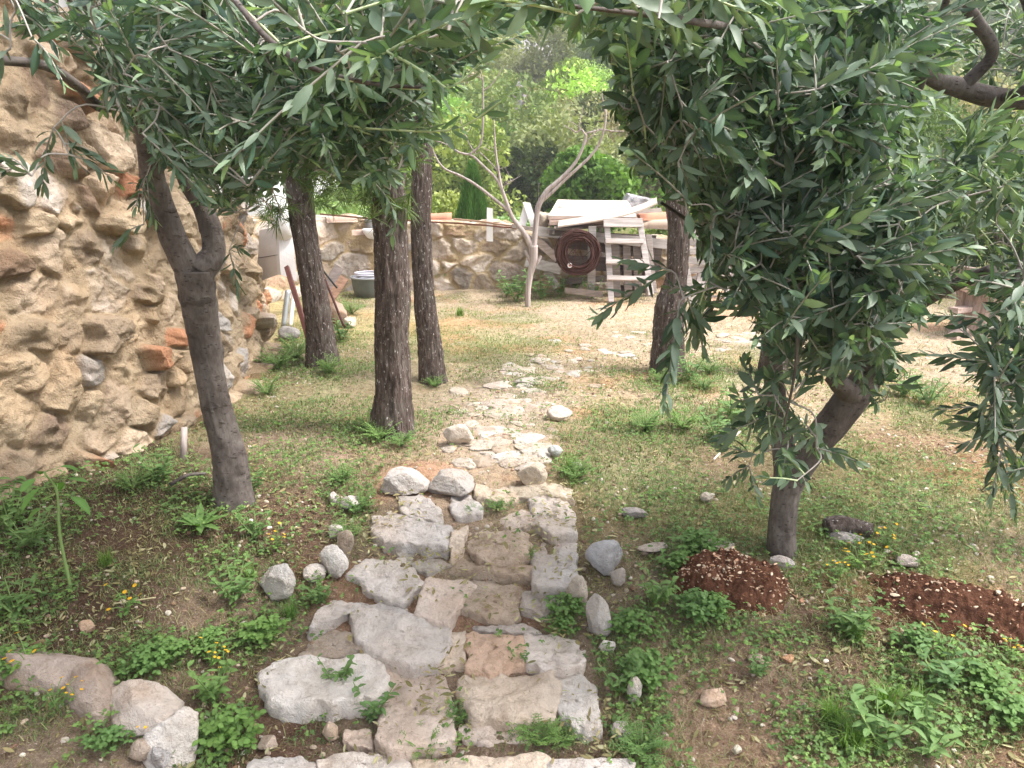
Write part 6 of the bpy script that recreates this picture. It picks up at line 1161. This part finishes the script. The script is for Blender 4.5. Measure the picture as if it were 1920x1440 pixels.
PL = [('rosette', 375, 992, 1.2, 'broad rosette weed with upright leaves left of the left olive foot'), ('tall', 134, 1108, 1.15, 'tall weed on a thin bare stem in front of the left wall'), ('leafy', 60, 1030, 1.5, 'leafy green weed at the far left below the wall'), ('leafy', 30, 1150, 1.4, 'leafy green weed at the left edge above the terrace boulders'),
 ('leafy', 470, 930, 1.3, 'grey-green leafy weed against the left olive foot'), ('clover', 310, 1240, 1.2, 'clover clump behind the pale boulder with lichen'), ('clover', 270, 1262, 1.1, 'clover clump beside the terrace boulders'), ('clover', 390, 1218, 1.1, 'clover clump in front of the yellow flowers at left'), ('leafy', 406, 1316, 1.3, 'young leafy plant right of the pointed boulder'),
 ('clover', 430, 1400, 1.5, 'large clover clump right of the pointed boulder near the bottom'), ('clover', 205, 1400, 1.0, 'round-leaved weed below the terrace boulders'), ('leafy', 600, 1135, .9, 'bright green weed beside the low white stone left of the path'), ('leafy', 632, 1290, 1.0, 'thin leafy weed growing over the long pale step stone'), ('leafy', 700, 1345, 1.2, 'blue-green weed left of the large pitted slab'),
 ('feathery', 860, 1356, .8, 'feathery weed between the pitted slab and the big beige step stone'), ('feathery', 1010, 1396, 1.2, 'big feathery green clump in front of the big beige step stone'), ('feathery', 1060, 1392, 1.0, 'feathery green weed right of the big clump in front of the beige step stone'), ('feathery', 985, 1050, .8, 'feathery weed growing beside the grey rectangular slab'), ('feathery', 930, 958, .9, 'grey-green weed growing across the path behind the mottled slab'),
 ('feathery', 890, 966, .7, 'small weed by the mossy grey stone in the path'), ('clover', 1064, 1158, 1.2, 'clover clump under the upright white and tan stone'), ('clover', 1050, 1190, .9, 'clover clump on the right edge stones'), ('leafy', 975, 1250, .7, 'small leafy weed in front of the orange paving stone'), ('feathery', 790, 1412, 1.0, 'low feathery weed at the foot of the pitted slab'), ('feathery', 650, 1010, 1.2, 'feathery green clump in the left edging behind the white chalky stone'),
 ('feathery', 672, 960, 1.3, 'feathery green clump beside the long blue-grey step stone'), ('feathery', 640, 905, 1.4, 'bright feathery clump at the far end of the left edging'), ('feathery', 712, 826, 1.8, 'feathery clump at the left foot of the thick pine'), ('feathery', 752, 838, 1.4, 'feathery clump in front of the thick pine'), ('feathery', 690, 806, 1.5, 'feathery clump behind left of the thick pine'), ('feathery', 1080, 896, 1.5, 'tall grassy clump right of the upright cream boulder'), ('tuft', 1070, 884, 1.0, 'grass tuft right of the upright cream boulder'),
 ('leafy', 1290, 716, 2.0, 'bright green weed at the right foot of the lone pine'), ('feathery', 1240, 716, 1.6, 'feathery weed in front of the lone pine'), ('feathery', 1320, 730, 1.6, 'feathery weed well right of the lone pine'), ('feathery', 618, 700, 2.0, 'feathery weed at the foot of the leaning pine'), ('feathery', 520, 690, 2.6, 'large feathery weed at the end of the left wall'), ('feathery', 556, 672, 2.6, 'large feathery weed under the rusty channel'), ('feathery', 500, 740, 1.8, 'feathery weed near the wall bulge'), ('feathery', 660, 590, 2.2, 'tall green weed below the dark tub'), ('leafy', 640, 640, 2.0, 'leafy weed beside the cream stone and leaning pine'),
 ('tuft', 862, 592, 1.2, 'round grass tuft alone on the tan ground'), ('feathery', 816, 724, 1.3, 'weed ring at the foot of the thinner curved pine'), ('leafy', 968, 566, 3.4, 'leafy shrub left of the bare tree foot'), ('leafy', 1014, 560, 3.0, 'leafy shrub right of the bare tree foot'), ('leafy', 950, 556, 2.4, 'leafy weed at the foot of the back wall'), ('leafy', 1080, 545, 2.6, 'bright green weed under the rusty wire coil'), ('leafy', 1110, 560, 2.2, 'bright green weed at the foot of the grey post'), ('leafy', 830, 540, 2.6, 'green weed at the foot of the back wall by the curved pine'), ('leafy', 1050, 556, 2.2, 'green weed left under the rusty wire coil'),
 ('leafy', 1345, 830, 2.0, 'broad green weed by the pale stick'), ('feathery', 1210, 806, 2.0, 'spreading green weed in the middle of the clearing'), ('feathery', 1280, 806, 1.9, 'spreading green weed nearer the pale stick'), ('leafy', 1370, 790, 1.9, 'green weed behind the pale stick'), ('feathery', 1330, 700, 1.5, 'weed between lone pine and right olive'), ('leafy', 1695, 745, 2.0, 'pale green weed in the sandy clearing at right'), ('leafy', 1740, 760, 1.8, 'pale green weed further right in the sandy clearing'), ('clover', 1300, 1040, 1.5, 'dark clover clump at the top left of the first soil heap'), ('clover', 1270, 1066, 1.2, 'dark clover clump left of the first soil heap'),
 ('clover', 1310, 1160, 1.4, 'green clump at the lower left foot of the first soil heap'), ('clover', 1340, 1150, 1.0, 'clover clump against the front of the first soil heap'), ('leafy', 1590, 1190, 1.5, 'spray of narrow green leaves between the soil heaps'), ('tuft', 1600, 1196, 1.0, 'grass tuft between the two soil heaps'), ('tuft', 1660, 1330, 1.2, 'long grass tuft below the second soil heap'), ('tuft', 1720, 1340, 1.2, 'grass tuft in the lower right bed'), ('tuft', 1560, 1350, 1.1, 'grass tuft on the litter at lower right'), ('tuft', 1600, 1400, 1.2, 'grass tuft near the bottom right'), ('clover', 1720, 1220, 1.2, 'clover clump under the second soil heap'), ('leafy', 1760, 1290, 1.4, 'leafy weed under the second soil heap'), ('leafy', 1650, 1400, 1.6, 'big-leaved weed near the bottom right corner'), ('clover', 1840, 1300, 1.4, 'clover clump at the right edge below the soil heap'), ('clover', 1890, 1360, 1.3, 'clover clump in the bottom right corner'), ('leafy', 1740, 1420, 1.5, 'leafy weed at the bottom edge on the right'), ('leafy', 1420, 1270, .8, 'small green leaf pair on bare soil below the first heap'),
 ('clover', 1210, 1280, 1.4, 'clover clump right of the path beside the big step stones'), ('leafy', 1160, 1300, 1.2, 'leafy weed at the right end of the big beige step row'), ('feathery', 1200, 1410, 1.5, 'feathery clump at the bottom right path corner'), ('clover', 1180, 1190, 1.2, 'clover clump by the tall grey standing stone'), ('leafy', 1230, 1130, 1.3, 'leafy weed right of the dome boulder'), ('rosette', 1345, 1035, .8, 'rosette weed between dome boulder and soil heap'),
 ('leafy', 440, 1130, 1.4, 'leafy weed left of the pale blocky rock'), ('clover', 500, 1210, 1.3, 'clover clump under the pale blocky rock'), ('tuft', 545, 1160, .8, 'fine grass tuft under the pale blocky rock'), ('tuft', 470, 1085, .7, 'fine grass tuft behind the pale blocky rock'), ('leafy', 480, 1010, 1.3, 'leafy weed on the dark soil left of the path'), ('leafy', 300, 905, 1.6, 'weed at the foot of the left wall'), ('feathery', 250, 915, 1.5, 'feathery weed at the foot of the left wall'), ('leafy', 20, 990, 1.8, 'weed in the far left corner under the wall'), ('tuft', 200, 1060, .8, 'thin grass tuft on the dark soil at left'), ('clover', 20, 1260, 1.2, 'clover at the far left of the terrace boulders')]
FLW = [(150, 1330, 'left of the boulder with lichen'), (108, 1336, 'far left below the terrace edge'), (240, 1150, 'on the litter in the left bed'), (420, 1262, 'in the left bed above the young leafy plant'), (396, 1250, 'beside the clover in the left bed'), (60, 1268, 'against the far left boulder'), (280, 1390, 'by the grey wedged stone'), (520, 1030, 'behind the pale blocky rock'), (1610, 1070, 'between the two soil heaps'), (1570, 1090, 'at the tip of the first soil heap'), (1660, 1030, 'in the grass behind the second soil heap'), (1770, 1240, 'below the second soil heap'), (1890, 1240, 'at the right edge below the second soil heap'), (1640, 1060, 'left of the second soil heap tip')]
PL += [('flower', a, b, 1.0 + .3 * (i % 3), 'small yellow-orange flowers ' + t) for i, (a, b, t) in enumerate(FLW)]
GRP = {'rosette': None, 'tall': None, 'clover': 'clover clumps', 'feathery': 'feathery weeds', 'tuft': 'grass tufts', 'leafy': 'leafy weeds', 'flower': 'yellow flowers'}
for i, (kd, px, py, sc_, lb) in enumerate(PL):
    src = PRO[kd][i % 3]; g = G(px, py); loc = (g[0], g[1], float(gz(np.array([g[0]]), np.array([g[1]]))[0]))
    if src.name not in USED: USED.add(src.name); ob = src; ob.location = loc; ob.rotation_euler = (0, 0, i * 1.7); ob.scale = (sc_,) * 3
    else: ob = copy_thing(src, loc, i * 1.7, sc_)
    ob['label'] = lb; ob['category'] = {'flower': 'flower', 'tuft': 'grass tuft'}.get(kd, 'weed')
    if GRP[kd]: ob['group'] = GRP[kd]
for k in PRO:
    for s_ in PRO[k]:
        if s_.name not in USED:
            for ch in list(s_.children): bpy.data.objects.remove(ch)
            bpy.data.objects.remove(s_)

# ================================================================== HAZE volume added to imitate lens veil over the valley
V, F = box((0, 85, 28.5), (460, 184, 64)); hm = bpy.data.materials.new('haze_veil'); hm.use_nodes = True; ht = hm.node_tree; ht.nodes.clear()
ho = ht.nodes.new('ShaderNodeOutputMaterial'); hv = ht.nodes.new('ShaderNodeVolumePrincipled'); hv.inputs['Density'].default_value = .0016; hv.inputs['Color'].default_value = (.95, .97, 1, 1); hv.inputs['Anisotropy'].default_value = .2; ht.links.new(hv.outputs[0], ho.inputs['Volume'])
tag(mk('haze', V, F, hm, smooth=False), 'thin pale haze volume added to imitate lens veil over the garden and valley', 'haze', kind='stuff')
